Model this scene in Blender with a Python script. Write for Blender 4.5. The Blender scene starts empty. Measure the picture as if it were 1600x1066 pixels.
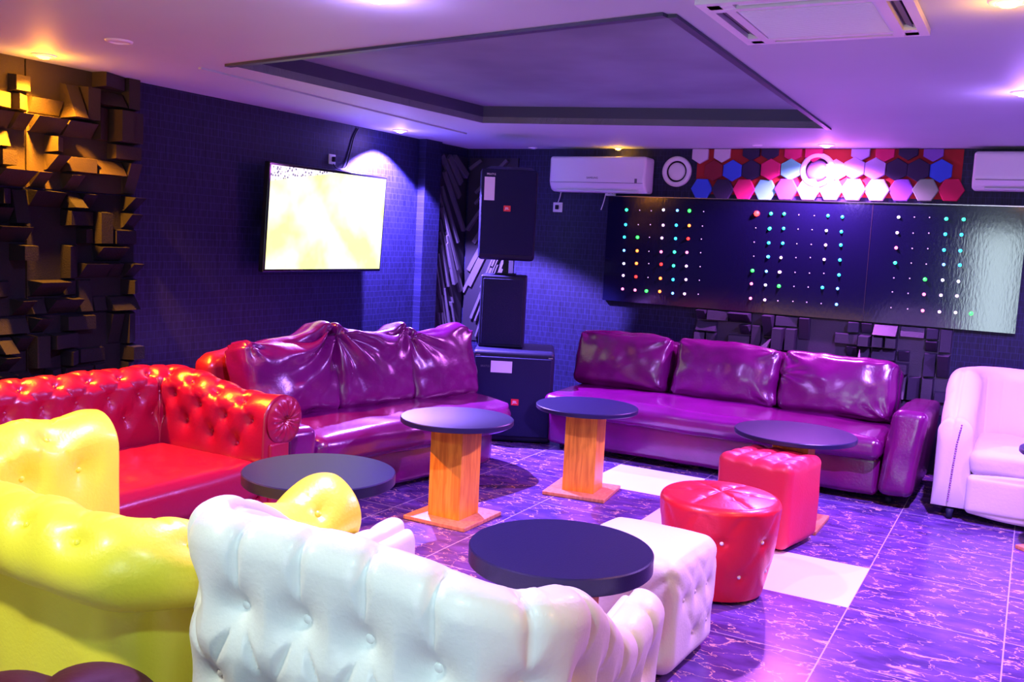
import bpy, math, random
import numpy as np
from mathutils import Vector, Matrix, noise

R = math.radians
random.seed(7)
S = bpy.context.scene
COL = S.collection

# ------------------------------------------------------------------ camera
F, YAW, PITCH, ROLL, CAMZ = 1480.0, .5018, .1081, .051, 1.5
_f = Vector((-math.sin(YAW)*math.cos(PITCH), math.cos(YAW)*math.cos(PITCH), -math.sin(PITCH)))
_r = Vector((math.cos(YAW), math.sin(YAW), 0)); _u = _r.cross(_f)
_c, _s = math.cos(ROLL), math.sin(ROLL)
CR, CU = _c*_r+_s*_u, -_s*_r+_c*_u
cd = bpy.data.cameras.new('camera'); cam = bpy.data.objects.new('camera', cd); COL.objects.link(cam)
cd.sensor_width = 36; cd.lens = F/1600*36; cd.clip_start = .05
M3 = Matrix((CR, CU, -_f)).transposed()
cam.matrix_world = Matrix.Translation((0, 0, CAMZ)) @ M3.to_4x4()
S.camera = cam

def at(px, py, axis, val):
    """a point of the photograph carried onto the plane axis=val"""
    d = _f + CR*((px-800)/F) + CU*((533-py)/F)
    t = (val-(CAMZ if axis == 2 else 0))/d[axis]
    return Vector((d.x*t, d.y*t, CAMZ+d.z*t))

# ------------------------------------------------------------------ materials
def nt(name):
    m = bpy.data.materials.new(name); m.use_nodes = True
    return m, m.node_tree, m.node_tree.nodes['Principled BSDF']

def mat(name, col, rough=.5, metal=0, spec=.5, coat=0, bump=0, bscale=60, var=0, vscale=3, sheen=0):
    m, t, b = nt(name); N, L = t.nodes, t.links
    b.inputs['Base Color'].default_value = (*col, 1)
    b.inputs['Roughness'].default_value = rough
    b.inputs['Metallic'].default_value = metal
    b.inputs['Specular IOR Level'].default_value = spec
    b.inputs['Coat Weight'].default_value = coat
    b.inputs['Coat Roughness'].default_value = .2
    b.inputs['Sheen Weight'].default_value = sheen
    tc = N.new('ShaderNodeTexCoord')
    if bump:
        n = N.new('ShaderNodeTexNoise'); n.inputs['Scale'].default_value = bscale; n.inputs['Detail'].default_value = 4
        L.new(tc.outputs['Object'], n.inputs['Vector'])
        bp = N.new('ShaderNodeBump'); bp.inputs['Strength'].default_value = bump; bp.inputs['Distance'].default_value = .004
        L.new(n.outputs['Fac'], bp.inputs['Height']); L.new(bp.outputs['Normal'], b.inputs['Normal'])
    if var:
        n = N.new('ShaderNodeTexNoise'); n.inputs['Scale'].default_value = vscale; n.inputs['Detail'].default_value = 3
        L.new(tc.outputs['Object'], n.inputs['Vector'])
        r = N.new('ShaderNodeValToRGB'); e = r.color_ramp.elements
        e[0].position = .3; e[1].position = .7
        e[0].color = tuple(max(0, c*(1-var)) for c in col)+(1,); e[1].color = tuple(min(1, c*(1+var)) for c in col)+(1,)
        L.new(n.outputs['Fac'], r.inputs['Fac']); L.new(r.outputs['Color'], b.inputs['Base Color'])
    return m

def emis(name, col, st):
    m, t, b = nt(name)
    b.inputs['Base Color'].default_value = (*[c*.5 for c in col], 1)
    b.inputs['Emission Color'].default_value = (*col, 1); b.inputs['Emission Strength'].default_value = st
    return m

def wood(name, c1, c2):
    m, t, b = nt(name); N, L = t.nodes, t.links
    tc = N.new('ShaderNodeTexCoord'); mp = N.new('ShaderNodeMapping'); mp.inputs['Scale'].default_value = (14, 14, 1.2)
    n = N.new('ShaderNodeTexNoise'); n.inputs['Scale'].default_value = 4; n.inputs['Detail'].default_value = 5; n.inputs['Distortion'].default_value = .6
    r = N.new('ShaderNodeValToRGB'); r.color_ramp.elements[0].position = .35; r.color_ramp.elements[1].position = .65
    r.color_ramp.elements[0].color = (*c1, 1); r.color_ramp.elements[1].color = (*c2, 1)
    L.new(tc.outputs['Object'], mp.inputs['Vector']); L.new(mp.outputs[0], n.inputs['Vector']); L.new(n.outputs['Fac'], r.inputs['Fac'])
    L.new(r.outputs['Color'], b.inputs['Base Color']); b.inputs['Roughness'].default_value = .42
    return m

def wallpaper(name, along):
    """dark navy vinyl wallpaper with a woven grid; along = horizontal axis of the wall"""
    m, t, b = nt(name); N, L = t.nodes, t.links
    g = N.new('ShaderNodeNewGeometry'); sx = N.new('ShaderNodeSeparateXYZ'); L.new(g.outputs['Position'], sx.inputs[0])
    cb = N.new('ShaderNodeCombineXYZ'); L.new(sx.outputs[along], cb.inputs[0]); L.new(sx.outputs[2], cb.inputs[1])
    br = N.new('ShaderNodeTexBrick'); br.offset = .5; br.inputs['Scale'].default_value = 1
    br.inputs['Brick Width'].default_value = .055; br.inputs['Row Height'].default_value = .045; br.inputs['Mortar Size'].default_value = .0035
    br.inputs['Mortar Smooth'].default_value = .4; br.inputs['Bias'].default_value = 0
    br.inputs['Color2'].default_value = (.5, .5, .5, 1); br.inputs['Mortar'].default_value = (1, 1, 1, 1)
    mp = N.new('ShaderNodeMapping'); mp.inputs['Scale'].default_value = (120, 6, 1)
    n = N.new('ShaderNodeTexNoise'); n.inputs['Scale'].default_value = 1; n.inputs['Detail'].default_value = 2
    L.new(cb.outputs[0], br.inputs['Vector']); L.new(cb.outputs[0], mp.inputs['Vector']); L.new(mp.outputs[0], n.inputs['Vector'])
    mx = N.new('ShaderNodeMath'); mx.operation = 'MULTIPLY_ADD'; L.new(br.outputs['Fac'], mx.inputs[0]); mx.inputs[1].default_value = .28; L.new(n.outputs['Fac'], mx.inputs[2])
    r = N.new('ShaderNodeValToRGB'); r.color_ramp.elements[0].position = .3; r.color_ramp.elements[1].position = 1.4
    r.color_ramp.elements[0].color = (.0025, .003, .018, 1); r.color_ramp.elements[1].color = (.018, .020, .09, 1)
    L.new(mx.outputs[0], r.inputs['Fac']); L.new(r.outputs['Color'], b.inputs['Base Color'])
    bp = N.new('ShaderNodeBump'); bp.inputs['Strength'].default_value = .3; bp.inputs['Distance'].default_value = .002
    L.new(mx.outputs[0], bp.inputs['Height']); L.new(bp.outputs['Normal'], b.inputs['Normal'])
    b.inputs['Roughness'].default_value = .5; b.inputs['Specular IOR Level'].default_value = .3
    return m

def floor_mat():
    m, t, b = nt('marble_tile'); N, L = t.nodes, t.links
    def math_(op, a, bb, c=None):
        n = N.new('ShaderNodeMath'); n.operation = op
        for i, v in enumerate((a, bb, c)):
            if v is None: continue
            if isinstance(v, (int, float)): n.inputs[i].default_value = v
            else: L.new(v, n.inputs[i])
        return n.outputs[0]
    g = N.new('ShaderNodeNewGeometry'); sx = N.new('ShaderNodeSeparateXYZ'); L.new(g.outputs['Position'], sx.inputs[0])
    X, Y = sx.outputs[0], sx.outputs[1]
    x0, y0, T = -2.9665, 3.5599, .5979
    def grout(v, o):
        u = math_('DIVIDE', math_('SUBTRACT', v, o), T)
        fr = math_('FRACT', u, 0)
        d = math_('MINIMUM', fr, math_('SUBTRACT', 1.0, fr))
        return math_('LESS_THAN', d, .0045), math_('FLOOR', u, 0)
    gx, ix = grout(X, x0); gy, iy = grout(Y, y0)
    gr = math_('MAXIMUM', gx, gy)
    # vein coordinates jump from tile to tile
    cb = N.new('ShaderNodeCombineXYZ')
    L.new(math_('ADD', X, math_('MULTIPLY', ix, 3.7)), cb.inputs[0]); L.new(math_('ADD', Y, math_('MULTIPLY', iy, 5.3)), cb.inputs[1])
    mp = N.new('ShaderNodeMapping'); mp.inputs['Scale'].default_value = (5.5, 10, 1); mp.inputs['Rotation'].default_value = (0, 0, .25)
    L.new(cb.outputs[0], mp.inputs['Vector'])
    ds = N.new('ShaderNodeTexNoise'); ds.inputs['Scale'].default_value = 2.2; ds.inputs['Detail'].default_value = 5
    L.new(mp.outputs[0], ds.inputs['Vector'])
    vm = N.new('ShaderNodeVectorMath'); vm.operation = 'MULTIPLY_ADD'
    L.new(ds.outputs['Color'], vm.inputs[0]); vm.inputs[1].default_value = (1.3, 1.3, 0); L.new(mp.outputs[0], vm.inputs[2])
    vo = N.new('ShaderNodeTexVoronoi'); vo.feature = 'DISTANCE_TO_EDGE'; vo.inputs['Scale'].default_value = 1.15
    L.new(vm.outputs[0], vo.inputs['Vector'])
    vr = N.new('ShaderNodeMapRange'); vr.inputs['From Min'].default_value = .024; vr.inputs['From Max'].default_value = .0
    L.new(vo.outputs['Distance'], vr.inputs['Value'])
    br = N.new('ShaderNodeTexNoise'); br.inputs['Scale'].default_value = 1.6; L.new(mp.outputs[0], br.inputs['Vector'])
    bk = N.new('ShaderNodeMapRange'); bk.inputs['From Min'].default_value = .40; bk.inputs['From Max'].default_value = .54
    L.new(br.outputs['Fac'], bk.inputs['Value'])
    vein = math_('MULTIPLY', vr.outputs[0], bk.outputs[0])
    cl = N.new('ShaderNodeTexNoise'); cl.inputs['Scale'].default_value = 1.1; cl.inputs['Detail'].default_value = 6
    L.new(mp.outputs[0], cl.inputs['Vector'])
    c0 = N.new('ShaderNodeValToRGB'); c0.color_ramp.elements[0].position = .35; c0.color_ramp.elements[1].position = .7
    c0.color_ramp.elements[0].color = (.060, .028, .15, 1); c0.color_ramp.elements[1].color = (.15, .070, .33, 1)
    L.new(cl.outputs['Fac'], c0.inputs['Fac'])
    def mixc(f, a, bcol):
        n = N.new('ShaderNodeMix'); n.data_type = 'RGBA'; L.new(f, n.inputs[0])
        for s_, v in ((6, a), (7, bcol)):
            if isinstance(v, tuple): n.inputs[s_].default_value = v
            else: L.new(v, n.inputs[s_])
        return n.outputs[2]
    c = mixc(vein, c0.outputs['Color'], (.85, .52, .36, 1))
    def rect(xa, xb, ya, yb):
        p = math_('MULTIPLY', math_('GREATER_THAN', X, xa), math_('LESS_THAN', X, xb))
        q = math_('MULTIPLY', math_('GREATER_THAN', Y, ya), math_('LESS_THAN', Y, yb))
        return math_('MULTIPLY', p, q)
    w = None
    for (i, j, dx) in ((1, 3, 1), (2, 2, 1), (3, 1, 1)):
        r = rect(x0+i*T, x0+(i+dx)*T, y0+j*T, y0+(j+1)*T)
        w = r if w is None else math_('MAXIMUM', w, r)
    c = mixc(w, c, (.80, .76, .74, 1))
    c = mixc(math_('MULTIPLY', gr, math_('SUBTRACT', 1.0, w)), c, (.45, .38, .45, 1))
    L.new(c, b.inputs['Base Color'])
    b.inputs['Roughness'].default_value = .23; b.inputs['Specular IOR Level'].default_value = .4
    return m

M = {}
M['floor'] = floor_mat()
M['wallL'] = wallpaper('navy_wallpaper', 1); M['wallB'] = wallpaper('navy_wallpaper_back', 0)
M['ceil'] = mat('ceiling_paint', (.44, .52, .54), .6, var=.04, vscale=1.2)
M['tray'] = mat('tray_paint', (.20, .27, .30), .7, var=.25, vscale=1.3)
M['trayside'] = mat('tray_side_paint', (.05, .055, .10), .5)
M['ivory'] = mat('ivory_leather', (.80, .79, .75), .42, coat=.1, bump=.25, bscale=90)
M['ivory2'] = mat('ivory_velour', (.60, .54, .60), .6, bump=.25, bscale=60)
M['yellow'] = mat('yellow_leather', (.88, .78, .05), .4, coat=.15, bump=.25, bscale=90)
M['red'] = mat('red_leather', (.27, .001, .028), .3, coat=.3, bump=.25, bscale=90)
M['redp'] = mat('red_pouf_leather', (.72, .012, .03), .35, coat=.3, bump=.25, bscale=90)
M['pinkp'] = mat('coral_pouf_leather', (.62, .02, .055), .42, coat=.1, bump=.25, bscale=90)
M['plum'] = mat('plum_leather', (.13, .002, .095), .25, coat=.5, bump=.3, bscale=60, var=.15, vscale=5)
M['plumd'] = mat('oxblood_leather', (.22, .006, .02), .3, coat=.3, bump=.3, bscale=60)
M['velvet'] = mat('burgundy_velvet', (.05, .001, .008), .6, spec=.2, bump=.2)
M['black'] = mat('black_plastic', (.008, .008, .035), .5, spec=.25, bump=.3, bscale=200)
M['grille'] = mat('black_speaker_grille', (.008, .009, .05), .6, spec=.2, bump=.8, bscale=400)
M['gloss'] = mat('black_gloss', (.01, .01, .014), .12)
M['top'] = mat('black_laminate', (.012, .010, .05), .36, spec=.35, bump=.15, bscale=200)
M['edge'] = mat('worn_table_edge', (.03, .03, .05), .4)
M['wood'] = wood('orange_wood', (.66, .22, .01), (.92, .40, .03))
M['woodp'] = wood('pale_plinth_wood', (.50, .17, .07), (.66, .27, .12))
M['white'] = mat('white_plastic', (.78, .78, .80), .35)
M['grey'] = mat('grey_print', (.12, .12, .14), .5)
M['paper'] = mat('paper_label', (.75, .68, .78), .6)
M['logo'] = mat('red_badge', (.75, .01, .03), .4)
M['lettw'] = mat('white_print', (.85, .75, .8), .5)
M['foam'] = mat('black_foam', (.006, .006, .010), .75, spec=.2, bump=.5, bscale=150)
M['foam_lit'] = mat('orange_lit_foam', (.035, .026, .018), .7, spec=.2, bump=.4, bscale=150)  # lit copy of the black foam, orange lamplight put into its colour
M['foamp'] = mat('slate_foam', (.03, .026, .05), .5, bump=.4, bscale=150)
M['slat'] = mat('grey_slat', (.07, .065, .085), .45)
M['back'] = mat('black_panel', (.01, .009, .018), .5)
M['redfelt'] = mat('red_backing', (.35, .012, .012), .8)
M['cone'] = mat('grey_cone', (.16, .12, .22), .5)
M['steel'] = mat('steel', (.5, .5, .52), .25, metal=1)
M['dark'] = mat('dark_slot', (.012, .010, .016), .6)
M['mauve'] = mat('mauve_nail', (.35, .14, .38), .35, metal=.6)
M['cryst'] = mat('crystal_button', (.85, .85, .9), .08, coat=1)
M['vent'] = mat('louvre_grey', (.74, .80, .82), .5)
M['cable'] = mat('black_cable', (.01, .01, .012), .4)

# ------------------------------------------------------------------ mesh helpers
class MB:
    def __init__(s): s.v = []; s.f = []; s.n = 0
    def raw(s, V, Fc):
        V = np.asarray(V, float).reshape(-1, 3); s.v.append(V)
        s.f += [tuple(i+s.n for i in f) for f in Fc]; s.n += len(V); return s
    def grid(s, P, cu=False, cv=False):
        P = np.asarray(P, float); nu, nv = P.shape[:2]; Fc = []
        for i in range(nu if cu else nu-1):
            for j in range(nv if cv else nv-1):
                a, b = i, (i+1) % nu; c, d = j, (j+1) % nv
                Fc.append((a*nv+c, b*nv+c, b*nv+d, a*nv+d))
        return s.raw(P, Fc)
    def box(s, c, h, rz=0, mtx=None):
        V = np.array([(x, y, z) for x in (-1, 1) for y in (-1, 1) for z in (-1, 1)], float)*np.array(h)
        if rz: V = V @ np.array([[math.cos(rz), math.sin(rz), 0], [-math.sin(rz), math.cos(rz), 0], [0, 0, 1]])
        if mtx is not None: V = V @ np.array(mtx.to_3x3()).T
        return s.raw(V+np.array(c), [(0, 1, 3, 2), (4, 6, 7, 5), (0, 4, 5, 1), (2, 3, 7, 6), (0, 2, 6, 4), (1, 5, 7, 3)])
    def rbox(s, c, h, r, n=6, fn=None, rot=None, puff=(0, 0, 0)):
        V, N, P, Fc = rbox(h, r, n)
        b = np.zeros(len(V))
        for i in range(3):
            o = [j for j in range(3) if j != i]
            b += abs(N[:, i])*puff[i]*(1-P[:, o[0]]**2)*(1-P[:, o[1]]**2)
        V = V+N*b[:, None]
        if fn is not None: V = fn(V, N, P)
        if rot is not None: V = V @ np.array(rot.to_3x3()).T
        return s.raw(V+np.array(c), Fc)
    def lathe(s, prof, c=(0, 0, 0), n=32, rot=None):
        a = np.linspace(0, 2*math.pi, n, endpoint=False)
        P = np.array([[(r*math.cos(t), r*math.sin(t), z) for (r, z) in prof] for t in a])
        if rot is not None: P = P @ np.array(rot.to_3x3()).T
        return s.grid(P+np.array(c), cu=True)
    def tube(s, pts, r, n=8):
        pts = [Vector(p) for p in pts]; P = []
        for i, p in enumerate(pts):
            t = (pts[min(i+1, len(pts)-1)]-pts[max(i-1, 0)]).normalized()
            a = t.orthogonal().normalized() if i == 0 else (pa - t*pa.dot(t)).normalized()
            pa = a; b = t.cross(a)
            P.append([p+(a*math.cos(k*2*math.pi/n)+b*math.sin(k*2*math.pi/n))*r for k in range(n)])
        s.grid(np.array(P), cv=True)
        for e, q in ((0, pts[0]), (-1, pts[-1])):
            s.raw(np.array(P[e]), [tuple(range(n))])
        return s
    def prism(s, pts, z0, z1, frame=None):
        """polygon pts in (a,b), extruded z0..z1 ; frame = 4x4 placing matrix"""
        n = len(pts); V = [(x, y, z0) for x, y in pts]+[(x, y, z1) for x, y in pts]
        V = np.array(V, float)
        if frame is not None: V = V @ np.array(frame.to_3x3()).T+np.array(frame.translation)
        return s.raw(V, [tuple(range(n-1, -1, -1)), tuple(range(n, 2*n))]+[(i, (i+1) % n, n+(i+1) % n, n+i) for i in range(n)])
    def build(s, name, m, parent=None, smooth=True, loc=None, fix=True, auto=None):
        me = bpy.data.meshes.new(name)
        V = np.concatenate(s.v) if s.v else np.zeros((0, 3))
        me.from_pydata(V.tolist(), [], s.f); me.update()
        if fix:
            import bmesh
            bm = bmesh.new(); bm.from_mesh(me); bmesh.ops.remove_doubles(bm, verts=bm.verts, dist=1e-5)
            bmesh.ops.recalc_face_normals(bm, faces=bm.faces); bm.to_mesh(me); bm.free()
        if smooth:
            me.polygons.foreach_set('use_smooth', [True]*len(me.polygons))
            if auto is not None: me.set_sharp_from_angle(angle=R(auto))
        me.materials.append(m)
        o = bpy.data.objects.new(name, me); COL.objects.link(o)
        if parent is not None: o.parent = parent
        if loc is not None: o.location = loc
        return o

_rb = {}
def rbox(h, r, n):
    """rounded box: verts, normals, unit coordinates, faces"""
    h = np.array(h, float)
    def lin(L_):
        k = max(2, int(L_)); k += k % 2
        e = np.linspace(-1, 1, k+1); return e
    if isinstance(n, int): n = (n, n, n)
    axs = []
    for i in range(3):
        hi = h[i]; inner = max(hi-r, 1e-4)
        mid = np.linspace(-inner, inner, n[i]+1)
        c = np.linspace(0, 1, 5)[1:]
        cc = inner+(hi-inner)*np.sin(c*math.pi/2)*1.0
        tcoord = inner+(hi-inner)*np.tan(c*math.pi/4)
        a = np.concatenate([-tcoord[::-1], mid, tcoord]); axs.append(a)
    key = {}; V = []; Fc = []
    def vid(p):
        k = (round(p[0], 6), round(p[1], 6), round(p[2], 6))
        if k not in key: key[k] = len(V); V.append(p)
        return key[k]
    for i in range(3):
        j, k = (i+1) % 3, (i+2) % 3
        for sg in (-1, 1):
            A, B = axs[j], axs[k]; ids = []
            for a in A:
                row = []
                for b in B:
                    p = [0, 0, 0]; p[i] = sg*h[i]; p[j] = a; p[k] = b; row.append(vid(p))
                ids.append(row)
            for a in range(len(A)-1):
                for b in range(len(B)-1):
                    q = (ids[a][b], ids[a+1][b], ids[a+1][b+1], ids[a][b+1])
                    Fc.append(q if sg > 0 else q[::-1])
    Q = np.array(V, float); P = Q/h
    inn = np.clip(Q, -(h-r), h-r); d = Q-inn
    l = np.linalg.norm(d, axis=1, keepdims=True); N = d/np.maximum(l, 1e-9)
    return inn+N*r, N, P, Fc

def tag(o, label, cat, group=None, kind=None):
    o['label'] = label; o['category'] = cat
    if group: o['group'] = group
    if kind: o['kind'] = kind
    return o

def thing(name, loc, label, cat, rz=0, group=None, rot=None):
    o = bpy.data.objects.new(name, None); o.empty_display_size = .1; COL.objects.link(o)
    o.location = loc; o.rotation_euler = rot if rot else (0, 0, rz)
    return tag(o, label, cat, group)

def struct(o): o['kind'] = 'structure'; return o

def copy_tree(o, parent=None):
    c = o.copy(); COL.objects.link(c)
    if parent is not None: c.parent = parent
    for ch in [x for x in bpy.data.objects if x.parent == o]: copy_tree(ch, c)
    return c

def text_mesh(name, txt, size, m, parent, loc, rot, ext=.0006):
    cu = bpy.data.curves.new(name, 'FONT'); cu.body = txt; cu.size = size; cu.extrude = ext; cu.align_x = 'CENTER'; cu.align_y = 'CENTER'
    t = bpy.data.objects.new(name+'_c', cu); COL.objects.link(t)
    dg = bpy.context.evaluated_depsgraph_get(); me = bpy.data.meshes.new_from_object(t.evaluated_get(dg))
    me.materials.clear(); me.materials.append(m)
    COL.objects.unlink(t); bpy.data.objects.remove(t)
    o = bpy.data.objects.new(name, me); COL.objects.link(o); o.parent = parent; o.location = loc; o.rotation_euler = rot
    return o

def nz(p, sc, seed=0): return noise.noise(Vector((p[0]*sc+seed, p[1]*sc-seed*.7, p[2]*sc+seed*.3)))

# ------------------------------------------------------------------ room
XL, YB, HC, XR, YF = -4.485, 7.2, 2.26, 3.2, -2.4
def slab(name, c, h, m): return struct(MB().box(c, h).build(name, m, smooth=False))
slab('floor', ((XL+XR)/2, (YB+YF)/2, -.05), ((XR-XL)/2+.1, (YB-YF)/2+.1, .05), M['floor'])
slab('wall_left', (XL-.05, (YB+YF)/2, 1.25), (.05, (YB-YF)/2+.1, 1.25), M['wallL'])
slab('wall_back', ((XL+XR)/2, YB+.05, 1.25), ((XR-XL)/2+.1, .05, 1.25), M['wallB'])
slab('wall_right', (XR+.05, (YB+YF)/2, 1.25), (.05, (YB-YF)/2+.1, 1.25), M['wallL'])
# front wall with the doorway daylight comes through
DX0, DX1, DZ = -1.0, -.12, 2.08
w = MB()
w.box(((XL+DX0)/2, YF-.05, 1.25), ((DX0-XL)/2, .05, 1.25)); w.box(((XR+DX1)/2, YF-.05, 1.25), ((XR-DX1)/2, .05, 1.25))
w.box(((DX0+DX1)/2, YF-.05, (DZ+2.5)/2), ((DX1-DX0)/2, .05, (2.5-DZ)/2))
struct(w.build('wall_front', M['wallB'], smooth=False))
w = MB()
for x in (DX0+.03, DX1-.03): w.box((x, YF-.04, DZ/2), (.03, .07, DZ/2))
w.box(((DX0+DX1)/2, YF-.04, DZ-.03), ((DX1-DX0)/2-.06, .07, .03))
struct(w.build('door_1', M['white'], smooth=False))

# ceiling with the raised tray
TX0, TX1, TY0, TY1, TZ = -3.43, -1.18, 3.08, 6.04, 2.37
TP = [(-3.50, 3.42), (-1.15, 3.05), (-1.21, 6.04), (-3.36, 5.56)]
EX = [(XL-.1, YF-.1), (XR+.1, YF-.1), (XR+.1, YB+.1), (XL-.1, YB+.1)]
c = MB(); V = [(x, y, HC) for x, y in EX]+[(x, y, HC) for x, y in TP]+[(x, y, HC+.04) for x, y in EX]+[(x, y, HC+.04) for x, y in TP]
Fc = [(i, (i+1) % 4, 4+(i+1) % 4, 4+i) for i in range(4)]+[(8+i, 12+i, 12+(i+1) % 4, 8+(i+1) % 4) for i in range(4)]
Fc += [(4+i, 4+(i+1) % 4, 12+(i+1) % 4, 12+i) for i in range(4)]+[(i, 8+i, 8+(i+1) % 4, (i+1) % 4) for i in range(4)]
c.raw(V, Fc); struct(c.build('ceiling', M['ceil'], smooth=False))
c = MB()
ctr = Vector((sum(p[0] for p in TP)/4, sum(p[1] for p in TP)/4))
TO = [tuple(ctr+(Vector(p)-ctr)*1.06) for p in TP]
for i in range(4):
    a, b = TO[i], TO[(i+1) % 4]
    c.raw([(a[0], a[1], HC+.04), (b[0], b[1], HC+.04), (b[0], b[1], TZ), (a[0], a[1], TZ)], [(0, 1, 2, 3)])
# inner vertical fascia
for i in range(4):
    a, b = TP[i], TP[(i+1) % 4]; a2, b2 = [tuple(ctr+(Vector(q)-ctr)*1.004) for q in (a, b)]
    c.raw([(a[0], a[1], HC-.001), (b[0], b[1], HC-.001), (b[0], b[1], TZ), (a[0], a[1], TZ)], [(0, 1, 2, 3)])
struct(c.build('trim_1', M['trayside'], smooth=False, fix=False))
struct(MB().prism([tuple(p) for p in TO], TZ, TZ+.05).build('trim_2', M['tray'], smooth=False))
# dark trim strip along the near and right edges of the tray, and a shallow painted step on the left
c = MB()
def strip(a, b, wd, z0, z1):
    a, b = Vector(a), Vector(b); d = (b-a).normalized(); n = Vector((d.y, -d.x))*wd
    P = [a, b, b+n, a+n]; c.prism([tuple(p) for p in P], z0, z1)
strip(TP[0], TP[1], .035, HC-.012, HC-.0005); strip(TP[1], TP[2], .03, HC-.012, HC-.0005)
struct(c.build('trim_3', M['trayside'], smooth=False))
c = MB(); strip((-3.72, 3.42), (-3.84, 6.1), .02, HC-.010, HC-.0005)
struct(c.build('trim_4', M['ceil'], smooth=False))
# pilaster on the left wall
c = MB().box((XL+.035, 6.56, HC/2), (.035, .115, HC/2)); struct(c.build('trim_5', M['wallL'], smooth=False))
for nm, cc, hh in (('baseboard_left', (XL+.008, 2.4, .05), (.008, 4.7, .05)), ('baseboard_back', (-.6, YB-.008, .05), (3.7, .008, .05))):
    struct(MB().box(cc, hh).build(nm, M['black'], smooth=False))

# ------------------------------------------------------------------ shells of the tub chairs
def upath(W, D, Rc, taper, nu):
    """U from the left arm front round the back to the right arm front"""
    pts = []
    wf = W/2*taper; wb = W/2
    for k in range(60): pts.append((-wf+(wf-wb)*k/60, D-(D-Rc)*k/60))
    for k in range(40):
        a = math.pi+math.pi/2*k/40; pts.append((-wb+Rc+Rc*math.cos(a), Rc+Rc*math.sin(a)))
    for k in range(60): pts.append((-wb+Rc+(W-2*Rc)*k/60, 0))
    for k in range(40):
        a = -math.pi/2+math.pi/2*k/40; pts.append((wb-Rc+Rc*math.cos(a), Rc+Rc*math.sin(a)))
    for k in range(61): pts.append((wb+(wf-wb)*k/60, Rc+(D-Rc)*k/60))
    P = np.array(pts); d = np.r_[0, np.cumsum(np.linalg.norm(np.diff(P, axis=0), axis=1))]
    s = np.linspace(0, d[-1], nu)
    Q = np.stack([np.interp(s, d, P[:, 0]), np.interp(s, d, P[:, 1])], 1)
    T = np.gradient(Q, axis=0); T /= np.linalg.norm(T, axis=1, keepdims=True)
    N = np.stack([T[:, 1], -T[:, 0]], 1)
    return s, Q, T, N

def prof_tub(h, th, z0, zs, flare=.04):
    r = th/2; a = np.linspace(0, math.pi, 32); zs = z0
    zo = np.linspace(z0, h-r, 90); no = r+flare*((zo-z0)/(h-z0))-flare
    nc = no[-1]-r
    return np.concatenate([np.stack([no, zo], 1), np.stack([nc+r*np.cos(a[1:-1]), h-r+r*np.sin(a[1:-1])], 1),
                           np.stack([np.linspace(nc-r, nc-r-.01, 50), np.linspace(h-r, zs, 50)], 1)]), 90+15

def prof_roll(h, r, z0, zs, nc=.03, body=-.01):
    a = np.linspace(R(-118), R(172), 80); zs = z0
    arc = np.stack([nc+r*np.cos(a), h-r+r*np.sin(a)], 1)
    zb = np.linspace(z0, arc[0, 1], 24); nb = np.full(24, max(body, arc[0, 0]-.0)); nb[-4:] = np.linspace(nb[-1], arc[0, 0], 4)
    return np.concatenate([np.stack([nb, zb], 1)[:-1], arc, np.stack([np.linspace(arc[-1, 0], arc[-1, 0]-.015, 24), np.linspace(arc[-1, 1], zs, 24)], 1)[1:]]), 23+int(80*208/290)

def segdist(S_, V_, a, b):
    ax, ay = a; dx, dy = b[0]-ax, b[1]-ay; L2 = dx*dx+dy*dy
    t = np.clip(((S_-ax)*dx+(V_-ay)*dy)/L2, 0, 1)
    return np.hypot(S_-(ax+t*dx), V_-(ay+t*dy))

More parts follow.
